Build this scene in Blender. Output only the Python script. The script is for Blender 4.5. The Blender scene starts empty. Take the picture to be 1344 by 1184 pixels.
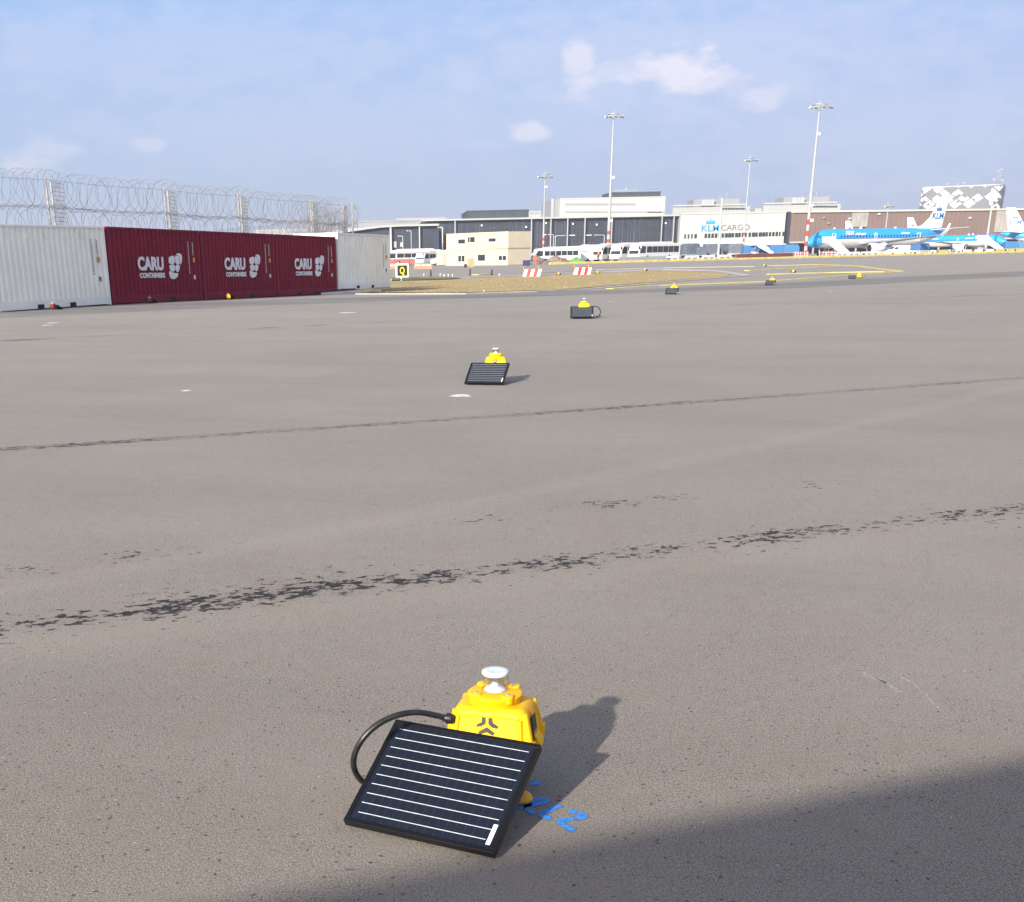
import bpy, bmesh, math, random
from mathutils import Vector, Matrix
random.seed(7)
PI=math.pi; HAZE=1
# ------------------------------------------------------------------ camera model
f_,cx_,cy_,th_,ro_,h_=1580.,527.4,968.,.3805,.0200,1.43
c_,s_=math.cos(th_),math.sin(th_)
FW=Vector((0,c_,-s_)); R0=Vector((1,0,0)); U0=Vector((0,s_,c_))
RT=math.cos(ro_)*R0-math.sin(ro_)*U0; UP=math.cos(ro_)*U0+math.sin(ro_)*R0
OC=Vector((0,0,h_))
AZ=.411; S0=38.2
def gz(x,y):
    t=math.sin(AZ)*x+math.cos(AZ)*y-S0
    return -0.0135*min(max(t,0),26)
def ray(x,y): return FW+RT*((x-cx_)/f_)-UP*((y-cy_)/f_)
def G(x,y,dz=0.0):
    r=ray(x,y); z=0.
    for i in range(60):
        P=OC+r*((z+dz-h_)/r.z); z=.5*z+.5*gz(P.x,P.y)
    return Vector((P.x,P.y,gz(P.x,P.y)))
def at(x,y,Y):
    r=ray(x,y); return OC+r*(Y/r.y)
def gnd(P): return Vector((P[0],P[1],gz(P[0],P[1])))
def height_at(x,y,Y):
    p=at(x,y,Y); return p.z-gz(p.x,p.y)
# ------------------------------------------------------------------ scene basics
S=bpy.context.scene; C=S.collection
def link(o,parent=None):
    C.objects.link(o)
    if parent: o.parent=parent
    return o
def tag(o,label=None,cat=None,group=None,kind=None):
    if label: o['label']=label
    if cat: o['category']=cat
    if group: o['group']=group
    if kind: o['kind']=kind
    return o
def empty(name,loc=(0,0,0),rz=0,label=None,cat=None,group=None):
    o=bpy.data.objects.new(name,None); o.location=loc; o.rotation_euler=(0,0,rz); link(o)
    o.empty_display_size=.2
    return tag(o,label,cat,group)
def copy_tree(o,parent=None):
    c=o.copy(); C.objects.link(c)
    if parent: c.parent=parent
    for ch in o.children: copy_tree(ch,c)
    return c
# ------------------------------------------------------------------ materials
def new_mat(name):
    m=bpy.data.materials.new(name); m.use_nodes=True
    nt=m.node_tree; b=nt.nodes['Principled BSDF']; return m,nt,b
def P(name,col,rough=.5,metal=0.,var=.06,scale=3.,bump=0.,spec=None,coat=0.,dirt=0.):
    m,nt,b=new_mat(name); N=nt.nodes; L=nt.links
    b.inputs['Roughness'].default_value=rough; b.inputs['Metallic'].default_value=metal
    if spec is not None: b.inputs['Specular IOR Level'].default_value=spec
    if coat: b.inputs['Coat Weight'].default_value=coat
    tc=N.new('ShaderNodeTexCoord'); nz=N.new('ShaderNodeTexNoise'); nz.inputs['Scale'].default_value=scale
    nz.inputs['Detail'].default_value=5; L.new(tc.outputs['Object'],nz.inputs['Vector'])
    r=N.new('ShaderNodeValToRGB'); e=r.color_ramp.elements
    e[0].position=.3; e[1].position=.7
    e[0].color=tuple(max(0,c*(1-var*1.5-dirt)) for c in col)+(1,); e[1].color=tuple(min(1,c*(1+var)) for c in col)+(1,)
    L.new(nz.outputs['Fac'],r.inputs['Fac']); L.new(r.outputs['Color'],b.inputs['Base Color'])
    if bump:
        bp=N.new('ShaderNodeBump'); bp.inputs['Strength'].default_value=bump; bp.inputs['Distance'].default_value=.02
        L.new(nz.outputs['Fac'],bp.inputs['Height']); L.new(bp.outputs['Normal'],b.inputs['Normal'])
    return m
def srgb(r,g,b):
    f=lambda v:((v/255+.055)/1.055)**2.4 if v>10 else v/255/12.92
    return (f(r),f(g),f(b))
M={}
M['yellow']=P('yellow_plastic',(.86,.46,.004),.5,var=.05,scale=14,bump=.02,spec=.3)
M['yellow_worn']=P('yellow_rubber',(.72,.36,.02),.6,var=.12,scale=20)
M['black']=P('black_plastic',(.012,.012,.013),.45,var=.2,scale=20)
M['alu_black']=P('black_anodised',(.012,.012,.014),.35,metal=.5,var=.2)
M['rubber']=P('cable_sheath',(.016,.016,.015),.38,var=.3,scale=40,bump=.1)
M['white']=P('white_paint',(.74,.74,.72),.5,var=.04)
M['cap']=P('frosted_cap',(.62,.67,.72),.3,var=.05)
M['cream_cont']=P('container_white',(.90,.88,.79),.5,var=.03,scale=1.2,dirt=.02)
M['maroon']=P('container_maroon',(.205,.004,.028),.6,spec=.2,var=.10,scale=1.2,dirt=.05)
M['red_cont']=P('container_red',(.55,.012,.02),.45,var=.1)
M['red']=P('red_paint',(.55,.035,.03),.5)
M['cast']=P('castings',(.22,.15,.1),.7,var=.3,scale=20)
M['dark']=P('dark_void',(.012,.012,.014),.8)
M['concrete']=P('concrete',(.42,.40,.36),.85,var=.12,scale=2.,bump=.2)
M['concrete_w']=P('whitened_concrete',(.6,.59,.56),.8,var=.1,scale=2.)
M['steel']=P('galvanised',(.42,.44,.45),.5,metal=.4,var=.1)
M['wire']=P('razor_wire_steel',(.23,.24,.25),.6,metal=.2,var=.1)
M['dark_red']=P('dark_red_plastic',(.14,.02,.015),.5)
M['portacabin']=P('cabin_cream',(.55,.48,.36),.6,var=.04,scale=.6)
M['seam']=P('cabin_seam',(.36,.31,.24),.7)
M['glass']=P('window_glass',(.02,.028,.035),.12,var=.3,scale=.5)
M['busglass']=P('bus_glass',(.03,.036,.04),.12,var=.5,scale=.5)
M['navy']=P('hall_cladding',(.019,.026,.048),.6,var=.25,scale=.25)
M['slat']=P('hall_slats',(.052,.060,.080),.6,var=.3,scale=.4)
M['navy2']=P('hall_door',(.018,.022,.032),.5,var=.2)
M['bwhite']=P('cladding_white',(.42,.42,.41),.55,var=.04,scale=.1)
M['bgrey']=P('cladding_grey',(.26,.27,.29),.6,var=.08,scale=.1)
M['bpale']=P('cladding_pale',(.36,.37,.37),.6,var=.06,scale=.1)
M['bdark']=P('roof_plant_dark',(.03,.04,.055),.6,var=.2,scale=.2)
M['cargo']=P('cargo_panels',(.42,.42,.41),.6,var=.05,scale=.12)
M['brown']=P('brown_cladding',(.21,.145,.122),.65,var=.06,scale=.08)
M['stainpanel']=P('stained_panels',(.38,.36,.33),.65,var=.14,scale=.35)
M['klmblue']=P('airline_blue',(.012,.26,.72),.25,var=.03,coat=.5)
M['deepblue']=P('lettering_blue',(.02,.14,.42),.4)
M['letgrey']=P('lettering_grey',(.13,.13,.15),.5)
M['cartblue']=P('cart_blue',(.04,.16,.36),.5,var=.1)
M['orange']=P('hi_vis_orange',(.85,.12,.03),.7,var=.1,scale=6)
M['skin']=P('skin',(.5,.28,.2),.6)
M['trouser']=P('dark_trousers',(.03,.035,.06),.8)
M['sand']=P('rubble',(.22,.17,.14),.95,var=.35,scale=2.,bump=.8)
M['green']=P('green_tarp',(.12,.30,.07),.7,var=.25,scale=1.5)
M['greenw']=P('green_container',(.03,.12,.09),.6)
M['yline']=P('yellow_road_paint',(.55,.46,.14),.7,var=.16,scale=1.)
M['yline2']=P('faded_yellow_paint',(.50,.44,.17),.8,var=.2,scale=1.)
M['pale_edge']=P('pale_edge_strip',(.42,.40,.36),.85,var=.12,scale=.6)
M['wood']=P('plywood',(.35,.30,.18),.8,var=.1)
M['rustbeam']=P('rust_brown_beam',(.16,.05,.04),.7,var=.15)
M['tyre']=P('tyre',(.02,.02,.02),.9)
M['sticker']=P('orange_sticker',(.7,.25,.05),.6)
M['tail_grey']=P('engine_grey',(.45,.46,.48),.35,metal=.3)
# ------------------------------------------------------------------ mesh builder
class MB:
    def __init__(s): s.v=[]; s.f=[]; s.mi=[]; s.sm=[]
    def add(s,vs,fs,mi=0,smooth=False,T=None):
        k=len(s.v)
        for v in vs: s.v.append(tuple(T@Vector(v)) if T is not None else tuple(v))
        for f in fs: s.f.append(tuple(i+k for i in f)); s.mi.append(mi); s.sm.append(smooth)
        return s
    def box(s,x0,x1,y0,y1,z0,z1,mi=0,T=None):
        vs=[(x0,y0,z0),(x1,y0,z0),(x1,y1,z0),(x0,y1,z0),(x0,y0,z1),(x1,y0,z1),(x1,y1,z1),(x0,y1,z1)]
        return s.add(vs,[(0,3,2,1),(4,5,6,7),(0,1,5,4),(1,2,6,5),(2,3,7,6),(3,0,4,7)],mi,False,T)
    def prism(s,poly,y0,y1,mi=0,T=None,smooth=False):   # poly in xz, extruded along y
        n=len(poly); vs=[(a,y0,b) for a,b in poly]+[(a,y1,b) for a,b in poly]
        fs=[tuple(range(n)),tuple(range(2*n-1,n-1,-1))]+[(i,i+n,(i+1)%n+n,(i+1)%n) for i in range(n)]
        return s.add(vs,fs,mi,smooth,T)
    def flat(s,poly,z,mi=0,T=None,t=0):  # horizontal polygon (xy)
        n=len(poly); 
        if t: 
            vs=[(a,b,z) for a,b in poly]+[(a,b,z+t) for a,b in poly]
            return s.add(vs,[tuple(range(n-1,-1,-1)),tuple(range(n,2*n))]+[(i,(i+1)%n,(i+1)%n+n,i+n) for i in range(n)],mi,False,T)
        return s.add([(a,b,z) for a,b in poly],[tuple(range(n))],mi,False,T)
    def lathe(s,prof,n=24,mi=0,T=None,smooth=True,caps=True):  # prof: (r,z)
        vs=[];fs=[]
        for r,z in prof:
            for k in range(n): a=2*PI*k/n; vs.append((r*math.cos(a),r*math.sin(a),z))
        m=len(prof)
        for j in range(m-1):
            for k in range(n): fs.append((j*n+k,j*n+(k+1)%n,(j+1)*n+(k+1)%n,(j+1)*n+k))
        if caps:
            fs.append(tuple(range(n-1,-1,-1))); fs.append(tuple((m-1)*n+k for k in range(n)))
        return s.add(vs,fs,mi,smooth,T)
    def tube(s,pts,r,n=6,mi=0,T=None,caps=True,smooth=True):
        pts=[Vector(p) for p in pts]; vs=[];fs=[]; m=len(pts)
        rr=r if isinstance(r,(list,tuple)) else [r]*m
        ref=None
        for j,p in enumerate(pts):
            d=(pts[min(j+1,m-1)]-pts[max(j-1,0)]).normalized()
            if ref is None: ref=Vector((0,0,1)) if abs(d.z)<.9 else Vector((1,0,0))
            a=d.cross(ref).normalized(); b=a.cross(d).normalized(); ref=b
            for k in range(n):
                t=2*PI*k/n; vs.append(p+(a*math.cos(t)+b*math.sin(t))*rr[j])
        for j in range(m-1):
            for k in range(n): fs.append((j*n+k,j*n+(k+1)%n,(j+1)*n+(k+1)%n,(j+1)*n+k))
        if caps: fs.append(tuple(range(n-1,-1,-1))); fs.append(tuple((m-1)*n+k for k in range(n)))
        return s.add(vs,fs,mi,smooth,T)
    def loft(s,rings,mi=0,T=None,smooth=True,caps=True):
        n=len(rings[0]); vs=[v for r in rings for v in r]; fs=[]
        for j in range(len(rings)-1):
            for k in range(n): fs.append((j*n+k,j*n+(k+1)%n,(j+1)*n+(k+1)%n,(j+1)*n+k))
        if caps: fs.append(tuple(range(n-1,-1,-1))); fs.append(tuple((len(rings)-1)*n+k for k in range(n)))
        return s.add(vs,fs,mi,smooth,T)
    def build(s,name,mats,parent=None,bevel=0.,seg=2,loc=None,rot=None,fixn=False):
        me=bpy.data.meshes.new(name); me.from_pydata(s.v,[],s.f)
        if not isinstance(mats,(list,tuple)): mats=[mats]
        for m in mats: me.materials.append(m)
        me.polygons.foreach_set('material_index',s.mi); me.polygons.foreach_set('use_smooth',s.sm)
        bm=bmesh.new(); bm.from_mesh(me); bmesh.ops.recalc_face_normals(bm,faces=bm.faces); bm.to_mesh(me); bm.free()
        me.update()
        o=bpy.data.objects.new(name,me); link(o,parent)
        if loc is not None: o.location=loc
        if rot is not None: o.rotation_euler=rot
        if bevel:
            b=o.modifiers.new('Bevel','BEVEL'); b.width=bevel; b.segments=seg; b.limit_method='ANGLE'; b.angle_limit=.6
            me.polygons.foreach_set('use_smooth',[True]*len(me.polygons))
            w=o.modifiers.new('WN','WEIGHTED_NORMAL'); w.keep_sharp=True
        return o
def TR(loc=(0,0,0),rz=0,rx=0,ry=0,sc=1):
    return Matrix.Translation(loc)@Matrix.Rotation(rz,4,'Z')@Matrix.Rotation(ry,4,'Y')@Matrix.Rotation(rx,4,'X')@Matrix.Scale(sc,4)
def text_obj(name,txt,size,mat,parent,loc,rot,ext=.01,bold=0.,sx=1.,align='LEFT'):
    cu=bpy.data.curves.new(name,'FONT'); cu.body=txt; cu.size=size; cu.extrude=ext; cu.offset=bold; cu.align_x=align; cu.resolution_u=3
    t=bpy.data.objects.new(name+'_tmp',cu); C.objects.link(t)
    dg=bpy.context.evaluated_depsgraph_get(); me=bpy.data.meshes.new_from_object(t.evaluated_get(dg))
    bpy.data.objects.remove(t); me.materials.clear(); me.materials.append(mat)
    o=bpy.data.objects.new(name,me); link(o,parent); o.location=loc; o.rotation_euler=rot; o.scale=(sx,1,1); return o
# ------------------------------------------------------------------ SKY + SUN
SUN_EL=math.radians(22.8); sd=Vector((.27,.43,0)).normalized()    # travel direction of the light on the ground
W=bpy.data.worlds.new('World'); S.world=W; W.use_nodes=True
nt=W.node_tree; N=nt.nodes; L=nt.links; bg=N['Background']
sky=N.new('ShaderNodeTexSky'); sky.sky_type='NISHITA'; sky.sun_disc=False; sky.sun_elevation=SUN_EL
to_sun=-sd
sky.sun_rotation=math.atan2(to_sun.x,to_sun.y)
sky.air_density=1.0; sky.dust_density=1.6; sky.ozone_density=1.4; sky.altitude=0
tc=N.new('ShaderNodeTexCoord')
def wmath(op,a,b=None,c=None,clamp=False):
    n=N.new('ShaderNodeMath'); n.operation=op; n.use_clamp=clamp
    for i,v in enumerate((a,b,c)):
        if v is None: continue
        if isinstance(v,(int,float)): n.inputs[i].default_value=v
        else: L.new(v,n.inputs[i])
    return n.outputs[0]
sep=N.new('ShaderNodeSeparateXYZ'); L.new(tc.outputs['Generated'],sep.inputs[0])
X,Y,Z=sep.outputs
az=wmath('ARCTAN2',X,Y)                      # azimuth, 0 = forward
el=wmath('ARCSINE',Z)
comb=N.new('ShaderNodeCombineXYZ'); L.new(az,comb.inputs[0]); L.new(wmath('MULTIPLY',el,2.1),comb.inputs[1])
def wnoise(scale,detail,rough,off=(0,0,0),dist=0.):
    mp=N.new('ShaderNodeMapping'); mp.inputs['Location'].default_value=off; L.new(comb.outputs[0],mp.inputs[0])
    n=N.new('ShaderNodeTexNoise'); n.inputs['Scale'].default_value=scale; n.inputs['Detail'].default_value=detail
    n.inputs['Roughness'].default_value=rough; n.inputs['Distortion'].default_value=dist; L.new(mp.outputs[0],n.inputs['Vector']); return n.outputs['Fac']
nA=wnoise(30,6,.55); nB=wnoise(5.5,5,.55,(3.1,1.7,0)); nC=wnoise(75,5,.6,(1,2,0))
# individual soft cumulus: (azimuth, elevation, half width, half height, weight)
def pa(px,py):
    r=ray(px,py).normalized(); return math.atan2(r.x,r.y),math.asin(r.z)
cl=[(890,92,62,27,1.),(855,98,60,14,.75),(758,88,26,34,.8),(935,108,50,20,.75),(990,128,36,18,.6),(840,85,34,14,.5),
    (696,176,28,14,.7),(20,212,34,16,.6),(195,190,30,10,.4),(75,196,40,12,.35),(640,190,60,10,.2),(806,92,50,16,.55),(960,118,40,26,.35),(880,80,330,85,.26),(230,70,380,60,.20),(420,160,330,60,.16),(1150,170,260,70,.18),(760,150,160,50,.14)]
tot=None
for px,py,wx,wy,wt in cl:
    a0,e0=pa(px,py); a1,_=pa(px+wx,py); _,e1=pa(px,py-wy)
    dx=wmath('DIVIDE',wmath('SUBTRACT',az,a0),a1-a0)
    dy=wmath('DIVIDE',wmath('SUBTRACT',el,e0),e1-e0)
    d=wmath('SQRT',wmath('ADD',wmath('MULTIPLY',dx,dx),wmath('MULTIPLY',dy,dy)))
    d=wmath('ADD',d,wmath('MULTIPLY',wmath('SUBTRACT',nA,.5),3.2))
    d=wmath('ADD',d,wmath('MULTIPLY',wmath('SUBTRACT',nC,.5),.9))
    m=wmath('MULTIPLY',wmath('MULTIPLY',wmath('SUBTRACT',1.45,d,clamp=True),.8,clamp=True),wt,clamp=True)
    tot=m if tot is None else wmath('MAXIMUM',tot,m)
veil=wmath('MULTIPLY',wmath('SUBTRACT',nB,.42,clamp=True),1.9,clamp=True)
hz=wmath('POWER',wmath('SUBTRACT',1.,wmath('MULTIPLY',wmath('ABSOLUTE',el),1.7),clamp=True),1.5)
def wmix(fac,a,b):
    n=N.new('ShaderNodeMix'); n.data_type='RGBA'
    if isinstance(fac,(int,float)): n.inputs[0].default_value=fac
    else: L.new(fac,n.inputs[0])
    for i,v in ((6,a),(7,b)):
        if isinstance(v,tuple): n.inputs[i].default_value=v+(1,)
        else: L.new(v,n.inputs[i])
    return n.outputs[2]
SKYB=4.3
def ramp(v,stops):
    r=N.new('ShaderNodeValToRGB'); e=r.color_ramp.elements; e[0].position=stops[0][0]; e[0].color=tuple(c*.5 for c in stops[0][1])+(1,); e[1].position=stops[-1][0]; e[1].color=tuple(c*.5 for c in stops[-1][1])+(1,)
    for p_,c in stops[1:-1]: q=e.new(p_); q.color=tuple(k*.5 for k in c)+(1,)
    L.new(v,r.inputs[0]); n=N.new('ShaderNodeVectorMath'); n.operation='SCALE'; L.new(r.outputs[0],n.inputs[0]); n.inputs[3].default_value=2*SKYB; return n.outputs[0]
grad=ramp(wmath('MAXIMUM',el,0.),[(0,(.66,.79,1.08)),(.06,(.58,.74,1.13)),(.14,(.51,.73,1.22)),(.20,(.42,.74,1.36)),(.42,(.44,.60,.93)),(1.,(.36,.47,.70))])
base=wmix(.84,sky.outputs[0],grad)
azb=wmath('ADD',.45,wmath('MULTIPLY',az,1.1),clamp=True)     # thin veil of high cloud, thicker to the right
base=wmix(wmath('MULTIPLY',wmath('ADD',wmath('MULTIPLY',veil,.38),wmath('MULTIPLY',azb,.55)),.8,clamp=True),base,tuple(SKYB*c for c in (.69,.80,1.22)))
base=wmix(wmath('MULTIPLY',tot,.95,clamp=True),base,tuple(SKYB*c for c in (1.34,1.27,1.38)))
# broad hazy aureole round the sun behind the viewer, added to brighten shaded sides
sv=Vector((-sd.x*math.cos(SUN_EL),-sd.y*math.cos(SUN_EL),math.sin(SUN_EL)))
dp=N.new('ShaderNodeVectorMath'); dp.operation='DOT_PRODUCT'; L.new(tc.outputs['Generated'],dp.inputs[0]); dp.inputs[1].default_value=sv
au=wmath('POWER',wmath('MAXIMUM',dp.outputs['Value'],0.),5.)
base=wmix(wmath('MULTIPLY',au,1.,clamp=True),base,tuple(SKYB*c for c in (3.6,3.3,2.9)))
L.new(base,bg.inputs[0]); bg.inputs[1].default_value=.105
sun=bpy.data.lights.new('sun','SUN'); sun.energy=5.0; sun.angle=math.radians(1.0); sun.color=(1,.93,.82)
so=bpy.data.objects.new('sun',sun); link(so)
dirv=Vector((sd.x*math.cos(SUN_EL),sd.y*math.cos(SUN_EL),-math.sin(SUN_EL)))
so.rotation_euler=dirv.to_track_quat('-Z','Y').to_euler(); so.location=(-20,-30,30)
# ------------------------------------------------------------------ CAMERA
cam=bpy.data.cameras.new('camera'); co=bpy.data.objects.new('camera',cam); link(co); S.camera=co
cam.sensor_width=36; cam.sensor_fit='HORIZONTAL'; cam.lens=f_/1344*36
cam.shift_x=(672-cx_)/1344; cam.shift_y=(cy_-592)/1344; cam.clip_start=.05; cam.clip_end=9000
mw=Matrix(((RT.x,UP.x,-FW.x,0),(RT.y,UP.y,-FW.y,0),(RT.z,UP.z,-FW.z,0),(0,0,0,1))); mw.translation=OC
co.matrix_world=mw
S.view_settings.view_transform='Standard'; S.view_settings.look='None'; S.view_settings.gamma=1; S.view_settings.exposure=.72
#CHUNK2
# ------------------------------------------------------------------ GROUND
def asphalt():
    m,nt,b=new_mat('asphalt'); N=nt.nodes; L=nt.links
    tc=N.new('ShaderNodeNewGeometry').outputs['Position']
    sp=N.new('ShaderNodeSeparateXYZ'); L.new(tc,sp.inputs[0]); x,y=sp.outputs[0],sp.outputs[1]
    def mt(op,a,b_=None,c=None,clamp=False):
        n=N.new('ShaderNodeMath'); n.operation=op; n.use_clamp=clamp
        for i,v in enumerate((a,b_,c)):
            if v is None: continue
            if isinstance(v,(int,float)): n.inputs[i].default_value=v
            else: L.new(v,n.inputs[i])
        return n.outputs[0]
    def noise(sc,det=4,ro=.55,stretch=None,off=(0,0,0),rot=0):
        v=tc
        if stretch:
            mp0=N.new('ShaderNodeMapping'); mp0.inputs['Rotation'].default_value=(0,0,rot); L.new(tc,mp0.inputs[0])
            mp=N.new('ShaderNodeMapping'); mp.inputs['Scale'].default_value=stretch; mp.inputs['Location'].default_value=off
            L.new(mp0.outputs[0],mp.inputs[0]); v=mp.outputs[0]
        n=N.new('ShaderNodeTexNoise'); n.inputs['Scale'].default_value=sc; n.inputs['Detail'].default_value=det
        n.inputs['Roughness'].default_value=ro; L.new(v,n.inputs['Vector']); return n.outputs['Fac']
    def smooth(v,a,bb):
        n=N.new('ShaderNodeMapRange'); n.interpolation_type='SMOOTHSTEP'; L.new(v,n.inputs[0])
        n.inputs[1].default_value=a; n.inputs[2].default_value=bb; return n.outputs[0]
    def mix(fac,a,bb,mode='MIX'):
        n=N.new('ShaderNodeMix'); n.data_type='RGBA'; n.blend_type=mode
        if isinstance(fac,(int,float)): n.inputs[0].default_value=fac
        else: L.new(fac,n.inputs[0])
        for i,v in ((6,a),(7,bb)):
            if isinstance(v,tuple): n.inputs[i].default_value=v+(1,)
            else: L.new(v,n.inputs[i])
        return n.outputs[2]
    def band(q):   # distance from a curve y = q2 x^2 + q1 x + q0 (cut where it leaves the measured range)
        xx=mt('MAXIMUM',mt('MINIMUM',x,9.),-6.)
        v=mt('ADD',mt('ADD',mt('MULTIPLY',mt('MULTIPLY',xx,xx),q[0]),mt('MULTIPLY',x,q[1])),q[2])
        return mt('MULTIPLY',mt('SUBTRACT',y,v),1/math.sqrt(1+q[1]**2))
    fine=noise(210,3,.8); grit=noise(85,4,.8); mid=noise(14,4,.6); sp=noise(10,9,.92); pt=noise(2.2,5,.6); big=noise(.55,5,.55)
    streak=noise(.5,9,.75,(1,.16,1),(0,0,0),-1.19); huge=noise(.09,4,.55,None)
    col=mix(smooth(fine,.40,.60),(.075,.066,.057),(.53,.475,.415))
    col=mix(mt('MULTIPLY',smooth(grit,.53,.66),.6),col,(.46,.405,.335))
    col=mix(mt('MULTIPLY',mt('SUBTRACT',1,smooth(grit,.36,.47)),.65),col,(.075,.065,.054))
    col=mix(mt('MULTIPLY',smooth(sp,.54,.64),.42),col,(.40,.355,.30))
    col=mix(mt('MULTIPLY',mt('SUBTRACT',1,smooth(sp,.36,.46)),.48),col,(.085,.073,.062))
    col=mix(mt('MULTIPLY',smooth(pt,.52,.66),.26),col,(.27,.19,.155))
    col=mix(mt('MULTIPLY',smooth(mid,.35,.75),.16),col,(.18,.155,.13))
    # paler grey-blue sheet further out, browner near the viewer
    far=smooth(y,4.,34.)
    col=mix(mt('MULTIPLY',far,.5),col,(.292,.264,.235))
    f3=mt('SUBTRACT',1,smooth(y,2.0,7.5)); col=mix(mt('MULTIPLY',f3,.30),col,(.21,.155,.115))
    col=mix(mt('MULTIPLY',smooth(big,.38,.66),.32),col,(.33,.30,.268))
    col=mix(mt('MULTIPLY',smooth(streak,.42,.68),.22),col,(.18,.167,.152))
    col=mix(mt('MULTIPLY',smooth(huge,.48,.62),.2),col,(.185,.172,.155))
    # dark pits and pale stones
    vo=N.new('ShaderNodeTexVoronoi'); vo.inputs['Scale'].default_value=36; L.new(tc,vo.inputs['Vector'])
    sepc=N.new('ShaderNodeSeparateColor'); L.new(vo.outputs['Color'],sepc.inputs[0])
    dist=mt('ADD',vo.outputs['Distance'],mt('MULTIPLY',mt('SUBTRACT',grit,.5),.6))
    pit=mt('MULTIPLY',mt('SUBTRACT',1,smooth(dist,.10,.22)),smooth(sepc.outputs[0],.74,.78))
    cr=noise(26,6,.75,(1,2.2,1),(9,1,0),.5); crm=mt('MULTIPLY',smooth(cr,.615,.64),smooth(noise(1.7,3,.5),.42,.58)); pit=mt('MAXIMUM',pit,crm)
    stone=mt('MULTIPLY',mt('SUBTRACT',1,smooth(vo.outputs['Distance'],.09,.16)),smooth(sepc.outputs[1],.972,.98))
    col=mix(mt('MULTIPLY',pit,.75),col,(.045,.040,.038)); col=mix(mt('MULTIPLY',stone,.8),col,(.62,.60,.57))
    # pits dug out in elongated flakes (tar loss), along the joints
    flk=noise(11.,5,.62,(1,1.5,1),(0,0,0),-.38); flk2=noise(27,5,.65,(1,1.3,1),(4,2,0),-.38); dens=noise(1.1,3,.5,(1,1,1),(7,3,0))
    tarn=mt('ADD',mt('MULTIPLY',flk,.62),mt('MULTIPLY',flk2,.38))
    def tar(q,w,thr,dd=.55,off=0.):
        d=band(q)
        if off: d=mt('SUBTRACT',d,off)
        e=mt('DIVIDE',mt('ABSOLUTE',d),w); e=mt('MULTIPLY',e,e)
        v=mt('SUBTRACT',mt('ADD',mt('ADD',tarn,mt('MULTIPLY',mt('SUBTRACT',1,smooth(x,-1.2,.2)),.022)),mt('MULTIPLY',mt('SUBTRACT',dens,.5),dd)),mt('MULTIPLY',e,.10))
        return smooth(v,thr,thr+.02)
    b1=(-.004,.3994,5.574)
    T1=tar(b1,.19,.518,.42); T2=tar((-.01,.43,6.80),.22,.585,.35); T3=tar((.0042,.376,11.38),.17,.535,.3)
    T4=tar(b1,.5,.585,.3); T5=tar((0,.5926,29.9),.35,.56); T6=tar((.00024,.8076,40.5),.6,.62)
    for T,k in ((T1,.96),(T2,.9),(T3,.85),(T4,.9),(T5,.6),(T6,.5)): col=mix(mt('MULTIPLY',T,k),col,(.016,.015,.0155))
    # soft joint line, pale worn track and dark newer strip
    j=mt('SUBTRACT',1,smooth(mt('ABSOLUTE',mt('ADD',band((.0042,.376,11.38)),mt('MULTIPLY',mt('SUBTRACT',mid,.5),.3))),.02,.16)); col=mix(mt('MULTIPLY',j,.26),col,(.075,.065,.06))
    lt=mt('SUBTRACT',1,smooth(mt('ABSOLUTE',band((.0146,.845,7.07))),.02,.24)); col=mix(mt('MULTIPLY',mt('MULTIPLY',lt,smooth(mid,.3,.7)),.26),col,(.42,.37,.305))
    lt2=mt('SUBTRACT',1,smooth(mt('ABSOLUTE',band((-.004,.3994,5.25))),.05,.35)); col=mix(mt('MULTIPLY',lt2,.15),col,(.40,.345,.28))
    # tyre scrapes curving through the middle
    def ring(cx,cy,r,w):
        dx=mt('SUBTRACT',x,cx); dy=mt('SUBTRACT',y,cy); d=mt('SQRT',mt('ADD',mt('MULTIPLY',dx,dx),mt('MULTIPLY',dy,dy)))
        return mt('SUBTRACT',1,smooth(mt('ABSOLUTE',mt('SUBTRACT',d,r)),0,w))
    brk=smooth(noise(3,4,.6),.42,.62)
    for r_,w_ in ((4.2,.012),(4.26,.01),(4.34,.012),(4.41,.01),(4.85,.02),(4.92,.012)):
        q_=mt('MULTIPLY',mt('MULTIPLY',ring(-1.9,7.6,r_,w_),brk),smooth(y,3.2,4.)); col=mix(mt('MULTIPLY',q_,.13),col,(.12,.11,.10))
    for r_,w_ in ((6.,.09),(6.7,.09),(8.6,.12)):
        q_=mt('MULTIPLY',ring(-.2,20.,r_,w_),mt('MULTIPLY',brk,smooth(x,2.,4.))); col=mix(mt('MULTIPLY',q_,.12),col,(.16,.155,.15))
    dk=mt('MULTIPLY',smooth(band((.00024,.8076,44.5)),0,1.2),mt('SUBTRACT',1,smooth(band((.00024,.8076,52.)),0,3.)))
    col=mix(mt('MULTIPLY',dk,mt('ADD',.38,mt('MULTIPLY',smooth(streak,.4,.6),.35))),col,(.12,.118,.12))
    wh=N.new('ShaderNodeTexVoronoi'); wh.inputs['Scale'].default_value=.8; L.new(tc,wh.inputs['Vector'])
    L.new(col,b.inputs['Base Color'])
    b.inputs['Roughness'].default_value=.86; b.inputs['Specular IOR Level'].default_value=.35
    bp=N.new('ShaderNodeBump'); bp.inputs['Strength'].default_value=.8; bp.inputs['Distance'].default_value=.009
    hh=mt('ADD',mt('MULTIPLY',fine,.8),mt('MULTIPLY',grit,.9)); hh=mt('SUBTRACT',hh,mt('MULTIPLY',pit,.8)); hh=mt('SUBTRACT',hh,mt('MULTIPLY',mt('MAXIMUM',T1,T2),.5))
    L.new(hh,bp.inputs['Height']); L.new(bp.outputs['Normal'],b.inputs['Normal'])
    return m
M['asphalt']=asphalt()
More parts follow.
